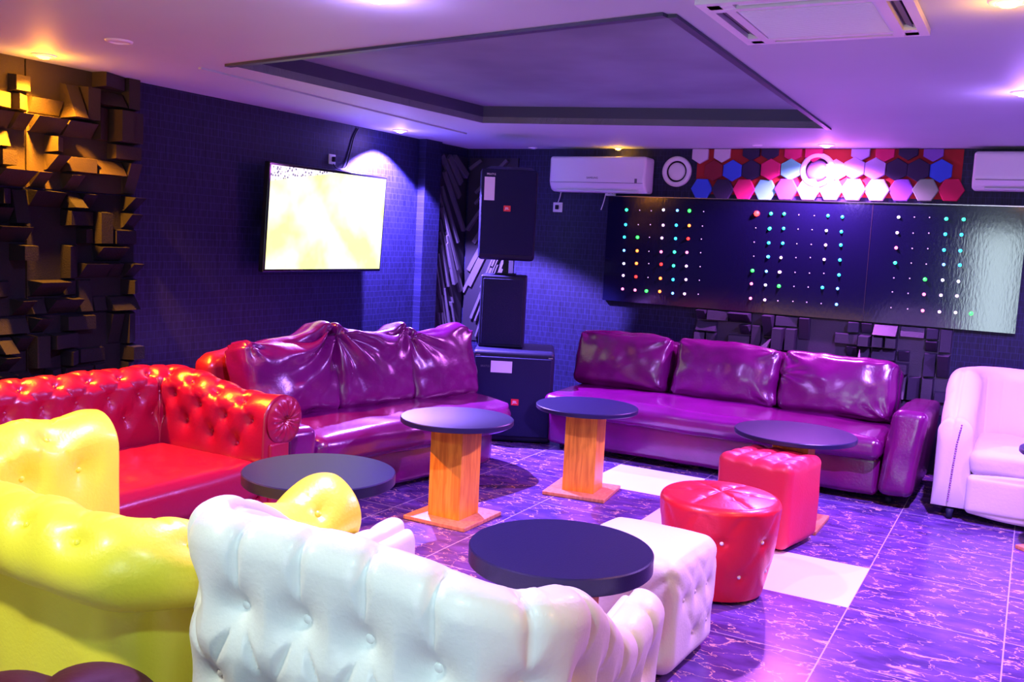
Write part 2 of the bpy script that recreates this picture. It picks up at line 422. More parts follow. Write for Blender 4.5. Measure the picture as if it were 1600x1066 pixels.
def shell(parent, W, D, Rc, taper, hfun, proff, rows, pitch, verts=(), nu=240, A=.03, B=.012, sig=.035, cw=.012, margin=.09,
          mat_='ivory', name='shell', btn=None, bsize=.013, capb=.03, puff=.0, seed=1, groove=None, wrinkle=.004):
    s, Q, T, N = upath(W, D, Rc, taper, nu)
    tot = s[-1]; P = []; VV = []; apex = 0
    for i in range(nu):
        u = 1-Q[i, 1]/D  # 1 at back, 0 at arm front
        pr, apex = proff(hfun(u, Q[i, 0]))
        d = np.r_[0, np.cumsum(np.linalg.norm(np.diff(pr, axis=0), axis=1))]; VV.append(d-d[apex])
        P.append(np.stack([Q[i, 0]+N[i, 0]*pr[:, 0], Q[i, 1]+N[i, 1]*pr[:, 0], pr[:, 1]], 1))
    P = np.array(P); VV = np.array(VV); SS = np.repeat(s[:, None], P.shape[1], 1)
    du = np.gradient(P, axis=0); dv = np.gradient(P, axis=1); NN = np.cross(du, dv); NN /= np.maximum(np.linalg.norm(NN, axis=2, keepdims=True), 1e-9)
    # orient outward
    c = P.mean(axis=1, keepdims=True)
    if ((P-c)*NN).sum() < 0: NN = -NN
    k = max(2, int(round((tot-2*margin)/pitch))); pitch = (tot-2*margin)/k
    D_ = np.zeros(SS.shape); spots = []
    pts = {}
    for ri, (v, off) in enumerate(rows):
        for j in range(k+1):
            sj = margin+(j+off)*pitch
            if sj > tot-margin+1e-6: continue
            pts[(ri, j)] = (sj, v); spots.append((sj, v))
    cre = []
    for ri in range(len(rows)-1):
        o0, o1 = rows[ri][1], rows[ri+1][1]
        if rows[ri+1][0]-rows[ri][0] > .3: continue
        for j in range(k+1):
            for jj in ((j, j-1) if o1 > o0 else (j, j+1)):
                if (ri, j) in pts and (ri+1, jj) in pts: cre.append((pts[(ri, j)], pts[(ri+1, jj)]))
    for (va, vb, off) in verts:
        for j in range(k+1):
            sj = margin+(j+off)*pitch
            if sj <= tot-margin+1e-6: cre.append(((sj, va), (sj+1e-4, vb)))
    for a, b in spots:
        d = np.hypot(SS-a, VV-b); D_ = np.maximum(D_, A*np.exp(-(d/sig)**1.3))
    for a, b in cre:
        d = segdist(SS, VV, a, b); D_ = np.maximum(D_, B*np.exp(-(d/cw)**1.1))
    if groove: D_ = np.maximum(D_, groove[1]*np.exp(-(abs(VV-groove[0])/groove[2])**1.3))
    W_ = np.zeros(SS.shape)
    if wrinkle:
        for i in range(nu):
            for j in range(P.shape[1]):
                W_[i, j] = noise.noise(Vector((P[i, j, 0]*7+seed, P[i, j, 1]*7, P[i, j, 2]*5)))*wrinkle
    P = P+NN*(puff-D_+W_)[..., None]
    mb = MB().grid(P)
    for e, sg in ((0, -1), (-1, 1)):
        loop = P[e]; cc = loop.mean(axis=0); tdir = np.array([T[e, 0]*sg, T[e, 1]*sg, 0])
        rings = [loop]
        for q in range(1, 9):
            f = q/8; rings.append(cc+(loop-cc)*(1-f)**.8*1.0+tdir*capb*math.sin(min(1, f*1.6)*math.pi/2))
        mb.grid(np.array(rings), cv=True)
    o = mb.build(name, M[mat_], parent)
    if btn:
        base = None
        for (a, b) in spots:
            i = int(np.argmin(abs(s-a))); j = int(np.argmin(abs(VV[i]-b)))
            p, n = P[i, j]+NN[i, j]*.003, NN[i, j]
            if base is None:
                prof = [(0, -.3*bsize)]+[(bsize*math.cos(t), bsize*.6*math.sin(t)) for t in np.linspace(-.3, math.pi/2-.01, 6)]+[(0, bsize*.6)]
                base = MB().lathe(prof, n=12).build('button', M[btn], parent); q = base
            else:
                q = base.copy(); COL.objects.link(q); q.parent = parent
            q.location = p; q.rotation_euler = Vector(n).to_track_quat('Z', 'Y').to_euler()
    return s, P, VV, T

def cushion(name, parent, c, h, r, m, puff=(0, 0, .03), n=10, wr=.006, ws=6, rot=None, seed=0, fn=None):
    def f(V, N, P):
        d = np.array([nz(p, ws, seed)+.5*nz(p, ws*2.3, seed+9) for p in V])*wr
        V = V+N*d[:, None]
        return fn(V, N, P) if fn else V
    return MB().rbox(c, h, r, n, f, rot, puff).build(name, M[m], parent)

def feet(parent, pts, h=.06, r=.022, m='black'):
    for (x, y) in pts:
        MB().lathe([(0, 0), (r*.7, 0), (r*.8, h*.4), (r, h), (0, h)], n=14).build('leg', M[m], parent, loc=(x, y, 0))

def nails(parent, pts, r=.005, m='mauve'):
    """a row of small upholstery nails following pts"""
    mb = MB(); pts = [Vector(p) for p in pts]; acc = 0
    for a, b in zip(pts, pts[1:]):
        L_ = (b-a).length; k = max(1, int(L_/.013))
        for i in range(k):
            p = a.lerp(b, i/k)
            mb.lathe([(0, -r), (r*.8, -r*.5), (r, 0), (r*.8, r*.5), (0, r)], c=p, n=6)
    return mb.build('nailhead_trim', M[m], parent)

# ---- ivory tub armchair seen from behind
def smooth(x): x = min(1, max(0, x)); return x*x*(3-2*x)
ch = thing('armchair', (-1.19, 1.50, 0), 'ivory tufted tub armchair seen from behind, its button-studded back filling the bottom centre', 'armchair', rz=R(6), group=None)
hb, ha = .87, .54
s, P, VV, T = shell(ch, .84, .92, .17, .96, lambda u, x: ha+.07*(x < 0)*smooth(-x/.3)+(hb-.06*(x/.42+1)/2-ha-.07*smooth(-x/.3)*(x < 0))*smooth((u-.25)/.65)+.038*max(0, math.cos(math.pi*x/.84))*(u > .9), lambda h: prof_tub(h, .14, .06, .30, .03),
      rows=[(-.42, .5), (-.24, 0)], pitch=.155, verts=[(-.24, .0, 0)], A=.055, B=.024, sig=.05, cw=.014, margin=.10, mat_='ivory', name='backrest', btn='ivory', bsize=.012, seed=3, nu=420, groove=(.042, .022, .013))
cushion('seat_cushion', ch, (0, .48, .33), (.31, .36, .09), .05, 'ivory', wr=.006)
cushion('front_panel', ch, (0, .85, .15), (.33, .035, .10), .03, 'ivory')
feet(ch, [(-.36, .05), (.36, .05), (-.36, .86), (.36, .86)])
for e in (-1,):
    j0 = 102
    pts = [tuple(P[k, j0+9]+np.array([0, 0, .004])) for k in (range(0, 90, 2) if e == 0 else range(len(s)-90, len(s), 2))]
    nails(ch, pts, r=.003)

# ---- ivory tub armchair against the back wall, facing the camera
ch = thing('armchair', (.10, 6.80, 0), 'pinkish white tub armchair facing the camera at the right edge, beside the wine leather sofa', 'armchair', rz=R(180))
s, P, VV, T = shell(ch, .86, .80, .26, 1.0, lambda u, x: .60+.24*smooth((u-.05)/.5), lambda h: prof_tub(h, .19, .07, .30, .0),
      rows=[(-.20, 0)], pitch=.17, verts=[(-.20, -.07, 0), (.12, .48, .5)], A=.02, B=.006, sig=.04, cw=.016, mat_='ivory2', name='backrest', seed=8, nu=300, groove=(-.02, .018, .014))
def slip(V, N, P):
    w = np.array([math.sin(p[0]*22+p[2]*40+3*nz(p, 5)) * max(0, nz(p, 4, 3)+.35) for p in V])*.006
    return V+N*w[:, None]
cushion('seat_cushion', ch, (0, .48, .355), (.345, .36, .075), .045, 'ivory2', puff=(0, 0, .02), n=26, wr=.008, fn=slip)
cushion('front_panel', ch, (0, .82, .17), (.345, .03, .11), .028, 'ivory2', wr=.003)
feet(ch, [(-.42, .80), (.42, .80), (-.36, .08), (.36, .08)])
for sg in (-1, 1):
    nails(ch, [(sg*.40, .826, .56), (sg*.415, .832, .45), (sg*.425, .834, .3), (sg*.435, .832, .1)], r=.006)

# ---- yellow rolled armchair
ch = thing('armchair', (-2.455, 1.60, 0), 'bright yellow leather armchair with fat rolled tufted arms, left of the ivory armchair', 'armchair', rz=R(-3))
s, P, VV, T = shell(ch, 1.15, .68, .16, 1.0, lambda u, x: .72+.03*smooth((.3-u)/.3)*(x > 0)+.035*smooth((u-.7)/.3)*(x > -.4)+.065*smooth((-x-.3)/.25)+.008*math.sin(u*17), lambda h: prof_roll(h, .118, .06, .28, .01, -.035),
      rows=[(-.10, 0), (.10, .5), (.25, 0)], pitch=.22, verts=[(-.10, -.02, 0)], A=.035, B=.010, sig=.05, cw=.014, margin=.14, mat_='yellow', name='rolled_arms', btn='yellow', bsize=.011, capb=.03, seed=5, nu=360, wrinkle=.010)
cushion('seat_cushion', ch, (0, .39, .33), (.42, .27, .09), .05, 'yellow')
cushion('front_panel', ch, (0, .64, .15), (.44, .035, .10), .03, 'yellow')
feet(ch, [(-.45, .06), (.45, .06), (-.45, .62), (.45, .62)])

# ---- red chesterfield along the left wall
ch = thing('chesterfield_sofa', (-3.90, 2.30, 0), 'glossy red leather chesterfield sofa with button tufting behind the yellow armchair', 'sofa', rz=R(-90))
s, P, VV, T = shell(ch, 2.16, .80, .12, 1.0, lambda u, x: .70+.07*smooth((u-.25)/.6), lambda h: prof_roll(h, .12, .05, .30, .015, -.04),
      rows=[(-.07, 0), (.08, .5), (.19, 0), (.30, .5)], pitch=.17, A=.035, B=.012, sig=.035, cw=.013, margin=.10, mat_='red', name='rolled_arms', btn='red', bsize=.010, capb=.02, seed=11, nu=420, wrinkle=.006)
def dimp(V, N, P):
    for (a, b) in [(x*.22, y*.2) for x in range(-4, 5) for y in (-1, 0, 1)]:
        d = np.hypot(V[:, 0]-a-(.11 if b else 0), V[:, 1]-b); V[:, 2] -= .014*np.exp(-(d/.03)**1.5)*(N[:, 2] > .5)
    return V
cushion('seat_cushion', ch, (0, .45, .30), (.98, .36, .10), .06, 'red', puff=(0, .01, .02), n=(60, 24, 4), wr=.003, fn=dimp)
cushion('front_panel', ch, (0, .775, .13), (1.0, .03, .09), .025, 'red')
# scroll faces of the arms
for sg in (-1, 1):
    a = np.linspace(0, 2*math.pi, 48, endpoint=False); rr = np.linspace(0, 1, 12)
    G = []
    for t in a:
        row = []
        for q in rr:
            rad = .118*q; pl = .006*math.sin(t*14)*q*(1-q)*4
            row.append((sg*(1.08+.015)+rad*math.cos(t), .822+.02*math.sin(q*math.pi)**.7-(.022 if q < .12 else 0)+pl, .58+rad*math.sin(t)))
        G.append(row)
    MB().grid(np.array(G), cu=True).build('arm_scroll', M['red'], ch)
    MB().rbox((sg*1.06, .815, .26), (.065, .016, .22), .015, 4).build('arm_front', M['red'], ch)
feet(ch, [(-1.0, .06), (1.0, .06), (-1.0, .72), (1.0, .72)], h=.05)

# ------------------------------------------------------------------ leather sofas
def folds(V, N, P, corners, amp, seed):
    """gathers that run out of given corners (in unit coordinates of the front face)"""
    for (cx, cz, kf, ll, a_) in corners:
        dx, dz = P[:, 0]-cx, P[:, 2]-cz; r = np.hypot(dx, dz)+.02; th = np.arctan2(dz, dx)
        w = np.sin(th*kf+r*2+seed)*np.exp(-r/ll)*np.clip(r/.12, 0, 1)*amp*a_
        V = V+N*(w*(N[:, 1] < .3))[:, None]
    return V

def back_cushion(parent, c, h, tilt, m, seed, corners, amp=.02, puff=.05, peak=None):
    def f(V, N, P):
        V = folds(V, N, P, corners, amp, seed)
        d = np.array([nz(p, 5, seed)+.6*nz(p, 12, seed+4) for p in V])*.012
        V = V+N*d[:, None]
        if peak:
            for (px_, hh_, ww_) in peak:
                V[:, 2] += hh_*np.exp(-((P[:, 0]-px_)/ww_)**2)*np.clip(P[:, 2], 0, 1)
        V[:, 1] += 0
        return V
    return MB().rbox(c, h, min(h[1]*.8, .058), (34, 5, 24), f, Matrix.Rotation(tilt, 4, 'X'), (0, puff, .01)).build('back_cushion', M[m], parent)

# right sofa: faces -y, local x along +x
so = thing('leather_sofa', (-1.80, 6.02, 0), 'long wine purple leather sofa with three plump back cushions under the LED panel', 'sofa')
L0, L1 = -1.20, 1.07
cushion('base', so, ((L0+L1)/2, .46, .165), ((L1-L0)/2, .43, .125), .04, 'plum', puff=(0, .008, 0), n=(30, 8, 4), wr=.004)
cushion('seat_cushion', so, ((L0+L1)/2, .33, .345), ((L1-L0)/2+.01, .39, .075), .06, 'plum', puff=(0, .012, .025), n=(50, 16, 4), wr=.012, ws=3)
cushion('backrest', so, ((L0+L1)/2, .82, .45), ((L1-L0)/2, .09, .31), .06, 'plum', n=(24, 4, 8))
wc = (L1-L0)/3
for i in range(3):
    xc = L0+wc*(i+.5)
    cor = [(1, 1, 9, .35, 1.0), (1, -1, 8, .3, 1.0), (-1, 1, 7, .3, .7), (-1, -1, 8, .25, .6)] if i < 2 else [(-1, 1, 9, .4, 1), (1, -1, 11, .4, 1.2), (1, 1, 7, .3, .7), (-1, .2, 9, .3, .7)]
    back_cushion(so, (xc+(-.03 if i == 0 else 0), .585, .625-.012*(i == 2)), (wc/2-.004, .10, .205), R(-14), 'plum', 3+i*5, cor, amp=.02)
def flare(V, N, P):
    V[:, 0] += .05*(P[:, 2]+1)/2; V[:, 2] += -.02*P[:, 1]; return V
cushion('armrest', so, (1.17, .44, .315), (.10, .47, .265), .05, 'plum', puff=(.01, .01, .015), n=(6, 20, 12), wr=.008, fn=flare)
feet(so, [(-1.1, .1), (1.13, .1), (-1.1, .82), (1.13, .82)], h=.045)

# left sofa: turned toward the tables, local x = towards the camera end... length along local x
ang = R(-101+0)   # local -y faces the room
so = thing('leather_sofa', (-3.00, 4.52, 0), 'slumped purple leather sofa with crumpled back cushions along the left wall below the television', 'sofa', rz=R(79))
# local x runs away from the camera along the wall, local +y towards the wall
N0, N1 = -.80, .93
def rcorner(V, N, P):
    k = np.clip((P[:, 0]-.6)/.4, 0, 1)*np.clip((-P[:, 1]+.2)/1.2, 0, 1)
    V[:, 0] -= k**2*.16; V[:, 1] += k**2*.10
    return V
cushion('base', so, ((N0+N1)/2, .50, .16), ((N1-N0)/2, .39, .12), .04, 'plum', puff=(0, .008, 0), n=(24, 8, 4), wr=.004, fn=rcorner)
def lowfront(V, N, P):
    V = rcorner(V, N, P); return V
cushion('seat_cushion', so, ((N0+N1)/2+.01, .37, .345), ((N1-N0)/2+.02, .39, .085), .07, 'plum', puff=(.01, .012, .02), n=(46, 18, 4), wr=.018, ws=2.6, fn=lowfront)
cushion('backrest', so, ((N0+N1)/2-.08, .84, .44), ((N1-N0)/2+.10, .09, .34), .08, 'plumd', n=(24, 4, 8), wr=.02)
wc = (N1-N0+.10)/3
heights = [(.225, .0), (.235, .0), (.235, .0)]
cors = [[(1, 1, 10, .9, 1.8), (-1, .9, 8, .4, .8)], [(-1, 1, 10, .9, 1.8), (1, 1, 8, .5, 1.2)], [(-1, .9, 9, .6, 1.3), (1, 1, 7, .4, .7)]]
peaks = [[(.85, .05, .25)], [(-.9, .03, .2), (.9, .03, .2)], [(.6, .03, .3)]]
for i in range(3):
    back_cushion(so, (N0-.08+wc*(i+.5), .60, .640+(.00, .005, -.012)[i]), (wc/2+.004, .115, heights[i][0]), R(-14), 'plum', 20+i*7, cors[i], amp=.03, puff=.04, peak=peaks[i])
cushion('armrest', so, (N0-.115, .42, .27), (.105, .43, .22), .045, 'plum', puff=(.008, .01, .012), n=(6, 16, 10), wr=.006)
feet(so, [(-.80, .16), (.78, .3), (-.80, .82), (.85, .82)], h=.045)

# ------------------------------------------------------------------ poufs
def pouf_grid(parent, side, h, m, top_n, rz_amp=.0, name='upholstery', rows=(), top=True, r=.06, btn='cryst', puff=.012, topd=.012, sdx=None, sig=.03):
    hh = h/2-.01
    buttons = []
    def f(V, N, P):
        D_ = np.zeros(len(V))
        k = top_n
        if k:
            for i in range(1, k):
                u = -side+2*side*i/k
                for ax in (0, 1):
                    d = abs(V[:, ax]-u); D_ = np.maximum(D_, topd*np.exp(-(d/.018)**1.2)*np.clip(N[:, 2], 0, 1))
        for (ax, sg, a, z) in rows:
            o = 1-ax
            m_ = (N[:, ax]*sg > .6); d = np.hypot(V[:, o]-a, V[:, 2]-z)
            D_ = np.maximum(D_, .022*np.exp(-(d/sig)**1.2)*m_)
            for (aa, zz) in ((a+.11, z+.12), (a-.11, z+.12)):
                dd = segdist(V[:, o], V[:, 2], (a, z), (aa, zz)); D_ = np.maximum(D_, .007*np.exp(-(dd/.012)**1.2)*m_)
        w = np.array([nz(p, 6, side*40) for p in V])*.006
        return V+N*(w-D_)[:, None]
    o = MB().rbox((0, 0, h/2+.005), (side, side, hh), r, (30, 30, 26), f, None, (puff, puff, puff)).build(name, M[m], parent)
    base = None
    for (ax, sg, a, z) in rows:
        p = [0, 0, z+h/2+.005]; p[ax] = sg*(side+puff*.6-.016); p[1-ax] = a
        if base is None:
            base = MB().lathe([(0, .006), (.006, .004), (.009, 0), (.006, -.004), (0, -.006)], n=8).build('crystal_button', M[btn], parent); q = base
        else:
            q = base.copy(); COL.objects.link(q); q.parent = parent
        q.location = p; q.rotation_euler = (R(90), 0, 0) if ax == 1 else (0, R(90), 0)
    return o

p = thing('pouf', (-1.125, 4.92, 0), 'square coral pink cube pouf with quilted top, behind the round red pouf', 'pouf', rz=R(-12))
pouf_grid(p, .205, .46, 'pinkp', 4, r=.045, puff=.004, topd=.012)
p = thing('pouf', (-1.185, 3.24, 0), 'square cream white pouf with crystal buttons, touching the nearest black table', 'pouf', rz=R(-3))
rw = [(0, 1, a, z) for a, z in ((-.11, .05), (.11, .05), (0, .05), (-.0, -.10), (.14, -.10))]+[(1, -1, a, z) for a, z in ((-.1, .05), (.1, .05), (0, -.1))]
pouf_grid(p, .222, .43, 'ivory', 0, rows=rw, r=.05, puff=.016, sig=.035)
# round red pouf
p = thing('pouf', (-1.125, 4.03, 0), 'round red leather pouf with diamond buttons, between the cream and coral poufs', 'pouf', rz=0)
nu, nv = 120, 60; G = np.zeros((nu, nv, 3)); ht = .43
prof = []
for t in np.linspace(0, 1, 34): prof.append((.205+.058*t+.012*math.sin(t*math.pi), .015+t*(ht-.05)))
for a in np.linspace(0, math.pi/2, 9)[1:]: prof.append((.263-.035+.035*math.cos(a), ht-.035+.035*math.sin(a)))
for q in np.linspace(1, 0, nv-len(prof)+1)[1:]: prof.append((.228*q, ht+.018*(1-q*q)))
sp = []
for k in range(8):
    sp += [(k*math.pi/4+.35, .28), (k*math.pi/4+.35+math.pi/8, .13)]
tp = [(0, 0)]+[(.12*math.cos(k*math.pi/3+.3), .12*math.sin(k*math.pi/3+.3)) for k in range(6)]
for i in range(nu):
    th = 2*math.pi*i/nu
    for j, (r, z) in enumerate(prof):
        d = 0
        if z < ht-.03 and j < 36:
            for (t0, z0) in sp:
                dt = (th-t0+math.pi) % (2*math.pi)-math.pi; x = dt*.23; y = z-z0
                d = max(d, .018*math.exp(-(math.hypot(x, y)/.025)**1.2))
                for (ex, ey) in ((.09, .15), (-.09, .15)):
                    tt = min(1, max(0, (x*ex+y*ey)/(ex*ex+ey*ey))); dl = math.hypot(x-tt*ex, y-tt*ey); d = max(d, .006*math.exp(-(dl/.010)**1.2))
            G[i, j] = ((r-d)*math.cos(th), (r-d)*math.sin(th), z)
        else:
            x, y = r*math.cos(th), r*math.sin(th)
            for (bx, by) in tp: d = max(d, .014*math.exp(-(math.hypot(x-bx, y-by)/.02)**1.2))
            for k in range(6):
                a0 = k*math.pi/3+.3; ex, ey = .22*math.cos(a0), .22*math.sin(a0)
                tt = min(1, max(0, (x*ex+y*ey)/(ex*ex+ey*ey))); dl = math.hypot(x-tt*ex, y-tt*ey); d = max(d, .008*math.exp(-(dl/.010)**1.2))
            G[i, j] = (x, y, z-d)
MB().grid(G, cu=True).build('upholstery', M['redp'], p)
base = None
for (t0, z0) in sp:
    rr_ = np.interp(z0, [q[1] for q in prof[:34]], [q[0] for q in prof[:34]])-.012
    if base is None:
        base = MB().lathe([(0, .007), (.006, .005), (.0095, 0), (.006, -.005), (0, -.007)], n=8).build('crystal_button', M['cryst'], p); q = base
    else: q = base.copy(); COL.objects.link(q); q.parent = p
    q.location = (rr_*math.cos(t0), rr_*math.sin(t0), z0); q.rotation_euler = (0, R(90), t0)

# burgundy velvet pouf at the bottom left corner
p = thing('pouf', (-1.52, 1.04, 0), 'dark burgundy velvet pouf with lumpy tufted top at the bottom left corner', 'pouf')
nu, nv = 96, 40; G = np.zeros((nu, nv, 3))
for i in range(nu):
    th = 2*math.pi*i/nu
    for j in range(nv):
        q = j/(nv-1)
        if q < .4: r, z = .30, .02+.50*q/.4
        else:
            a = (q-.4)/.6*math.pi/2; r, z = .30*math.cos(a)**.7, .52+.09*math.sin(a)
        lob = abs(math.sin(th*3.5+.9))**.6
        k = smooth(min(1, q/.4))
        r2 = r*(1-.06*k*(1-lob)); z2 = z-(.03*k*(1-lob) if q < .97 else .0)
        G[i, j] = (r2*math.cos(th), r2*math.sin(th), z2)
MB().grid(G, cu=True).build('upholstery', M['velvet'], p)

# ------------------------------------------------------------------ tables
def table(c, label, rimt=.028, D=.60, H=.545, rz=0, prz=0):
    t = thing('round_table', (c[0], c[1], 0), label, 'table', rz=rz, group=None)
    r = D/2; b = .004
    MB().lathe([(0, H-rimt), (r-b, H-rimt), (r, H-rimt+b), (r, H-b), (r-b, H), (0, H)], n=72).build('tabletop', M['top'], t, auto=30)
    MB().rbox((0, 0, .02+(H-rimt-.02)/2), (.098, .098, (H-rimt-.02)/2), .004, 2, rot=Matrix.Rotation(prz, 4, 'Z')).build('post', M['wood'], t, auto=30)
    MB().rbox((0, 0, .0115), (.19, .19, .0105), .003, 2, rot=Matrix.Rotation(prz, 4, 'Z')).build('plinth', M['woodp'], t, auto=30)
    return t
table((-2.61, 4.20), 'round black table on an orange wooden post in front of the slumped left sofa', .028)
table((-2.28, 5.13), 'round black table on orange wooden post, beside the subwoofer and the right sofa', .026, .61, .53, prz=R(8))
table((-1.215, 2.60), 'nearest round black table with a deep rim, directly in front of the ivory tub armchair', .055, .575, .555)
table((-2.39, 2.84), 'round black table with a deep rim between the red sofa and the yellow armchair', .045, .595, .555)
table((-1.095, 5.32), 'round black table just behind the coral cube pouf, in front of the right sofa', .026, .66, .51)
table((.30, 5.60), 'round table cut off by the right edge, in front of the pinkish white armchair', .026, .60, .55, prz=R(45)) #=R(45))

# ------------------------------------------------------------------ television
tv = thing('television', (XL+.115, 5.20, 1.555), 'flat television on the left wall showing a washed-out football match', 'television', rot=(0, R(3), 0))
MB().rbox((0, 0, 0), (.022, .625, .355), .008, 2).build('casing', M['gloss'], tv, auto=30)
m, t_, b = nt('football_broadcast'); Nn, Ll = t_.nodes, t_.links
tc = Nn.new('ShaderNodeTexCoord'); sx = Nn.new('ShaderNodeSeparateXYZ'); Ll.new(tc.outputs['Object'], sx.inputs[0])
n1 = Nn.new('ShaderNodeTexNoise'); n1.inputs['Scale'].default_value = 3.2; n1.inputs['Detail'].default_value = 3; Ll.new(tc.outputs['Object'], n1.inputs['Vector'])
r1 = Nn.new('ShaderNodeValToRGB'); r1.color_ramp.elements[0].position = .38; r1.color_ramp.elements[1].position = .66
r1.color_ramp.elements[0].color = (.92, .96, .28, 1); r1.color_ramp.elements[1].color = (1, .99, .80, 1)
Ll.new(n1.outputs['Fac'], r1.inputs['Fac'])
n2 = Nn.new('ShaderNodeTexVoronoi'); n2.inputs['Scale'].default_value = 48; Ll.new(tc.outputs['Object'], n2.inputs['Vector'])
r2 = Nn.new('ShaderNodeValToRGB'); r2.color_ramp.elements[0].position = .2; r2.color_ramp.elements[1].position = .5
r2.color_ramp.elements[0].color = (.06, .06, .16, 1); r2.color_ramp.elements[1].color = (.9, .75, .85, 1); Ll.new(n2.outputs['Distance'], r2.inputs['Fac'])
# stands occupy the wedge at the upper left : z > .26 + .35*(y+.62)
mm = Nn.new('ShaderNodeMath'); mm.operation = 'MULTIPLY_ADD'; Ll.new(sx.outputs[1], mm.inputs[0]); mm.inputs[1].default_value = -.16; Ll.new(sx.outputs[2], mm.inputs[2])
gt = Nn.new('ShaderNodeMapRange'); gt.inputs['From Min'].default_value = .325; gt.inputs['From Max'].default_value = .335; Ll.new(mm.outputs[0], gt.inputs['Value'])
mx = Nn.new('ShaderNodeMix'); mx.data_type = 'RGBA'; Ll.new(gt.outputs[0], mx.inputs[0]); Ll.new(r1.outputs['Color'], mx.inputs[6]); Ll.new(r2.outputs['Color'], mx.inputs[7])
Ll.new(mx.outputs[2], b.inputs['Emission Color']); b.inputs['Emission Strength'].default_value = 1.15; b.inputs['Base Color'].default_value = (.01, .01, .01, 1); b.inputs['Roughness'].default_value = .2
MB().box((.0232, 0, 0), (.001, .607, .335)).build('screen', m, tv, smooth=False)
MB().box((-.060, 0, 0), (.038, .15, .12)).build('wall_bracket', M['black'], tv, smooth=False)

def socket(p, nrm, label, w=.07, h=.07, plug=True, name='wall_socket'):
    """p on the wall; nrm 'x' (left wall) or 'y' (back wall)"""
    rot = (R(90), 0, R(90)) if nrm == 'x' else (R(90), 0, 0)
    t = thing(name, p, label, 'wall socket', rot=rot)
    MB().rbox((0, 0, .005), (w/2, h/2, .005), .003, 2).build('face_plate', M['white'], t, auto=30)
    if plug: MB().rbox((.0, -.0, .024), (.012, .018, .014), .005, 2).build('plug', M['black'], t)
    else: MB().box((-.015, 0, .0105), (.003, .006, .0006)).box((.015, 0, .0105), (.003, .006, .0006)).build('slot', M['dark'], t, smooth=False)
    return t
p = at(518, 249, 0, XL); socket((XL, p.y, p.z), 'x', 'white wall socket with a black plug just above the television')
pts = [at(521, 257, 0, XL+.045), at(528, 264, 0, XL+.04), at(540, 262, 0, XL+.02), at(548, 235, 0, XL+.012), at(553, 215, 0, XL+.010), at(560, 201, 0, XL+.010)]
def spline(P_, k=8):
    out = []; P_ = [Vector(q) for q in P_]
    for i in range(len(P_)-1):
        a, b_, c_, d_ = P_[max(i-1, 0)], P_[i], P_[i+1], P_[min(i+2, len(P_)-1)]
        for j in range(k):
            t = j/k; out.append(.5*((2*b_)+(c_-a)*t+(2*a-5*b_+4*c_-d_)*t*t+(3*b_-a-3*c_+d_)*t**3))
    return out+[P_[-1]]
tag(MB().tube(spline(pts), .006).build('power_cable', M['cable']), 'black cable curving up from the television socket to the ceiling', 'cable')
p = at(872, 324, 1, YB); socket((p.x, YB, p.z), 'y', 'square white wall socket with a dark plug below the left air conditioner', .085, .08)
p = at(955, 302, 1, YB); socket((p.x, YB, p.z), 'y', 'small white double socket under the right half of the left air conditioner', .085, .042, plug=False)

# ------------------------------------------------------------------ speakers
def front_label(par, c, w, h, name='paper_label'): MB().box(c, (w/2, .0008, h/2)).build(name, M['paper'], par, smooth=False)
def badge(par, c, s_=.045):
    o = MB().rbox(c, (s_/2, .002, s_*.42), .001, 1).build('brand_badge', M['logo'], par, smooth=False)
    text_mesh('badge_lettering', 'JBL', s_*.5, M['lettw'], o, (c[0], c[1]-.0028, c[2]), (R(90), 0, 0))
a = R(27)
sb = thing('subwoofer', (-3.545+.30*math.cos(a), 5.875+.30*math.sin(a), 0), 'big black subwoofer cabinet standing on the floor in the corner between the leather sofas', 'speaker', rz=a)
MB().rbox((0, .31, .345), (.30, .30, .335), .03, 3).build('cabinet', M['black'], sb, auto=40)
MB().rbox((.0, .0, .345), (.278, .012, .29), .006, 2).build('grille', M['grille'], sb, auto=40)
for x in (-.26, .27): MB().box((x, -.004, .645), (.016, .002, .003)).build('trim_clip', M['steel'], sb, smooth=False)
front_label(sb, (-.085, -.0135, .565), .155, .085)
text_mesh('model_lettering', 'SRX715', .020, M['grey'], sb, (-.205, -.0135, .565), (R(90), 0, 0))
badge(sb, (.025, -.015, .31), .055)
for x in (-.25, .25):
    for y in (.06, .56): MB().lathe([(0, 0), (.02, 0), (.02, .012), (0, .012)], n=12).build('foot', M['black'], sb, loc=(x, y, 0))
ctrs = sb.location
md = thing('speaker_cabinet', (ctrs.x-.265, ctrs.y+.28, .68), 'plain black cabinet stacked on the subwoofer, under the tilted speaker', 'speaker', rz=a)
MB().rbox((0, 0, .27), (.17, .17, .27), .015, 3).build('cabinet', M['black'], md, auto=40)
MB().rbox((0, -.168, .27), (.15, .008, .245), .004, 2).build('grille', M['grille'], md, auto=40)
ts = thing('loudspeaker', (ctrs.x-.255, ctrs.y+.27, 1.225), 'tall black loudspeaker tilted down near the ceiling in the corner, beside the left air conditioner', 'speaker', rz=a)
tilt = Matrix.Rotation(R(9), 4, 'X')
def taper(V, N, P):
    V[:, 0] *= 1-.22*(P[:, 1]+1)/2; return V
bx = thing('pivot', (0, 0, 0), '', ''); bpy.data.objects.remove(bx)
cab = MB().rbox((0, .02, .46), (.215, .17, .335), .03, 4, taper, tilt).build('cabinet', M['black'], ts, auto=40)
gr = MB().rbox((0, .02-.168, .46), (.2, .008, .315), .005, 3, None, tilt).build('grille', M['grille'], ts, auto=40)
gr.data.transform(Matrix.Translation((0, -.0, 0)))
def onface(x, z): # point on the tilted front
    v = tilt @ Vector((0, 0, z)); return (x, v.y+.02-.178, v.z+.46)
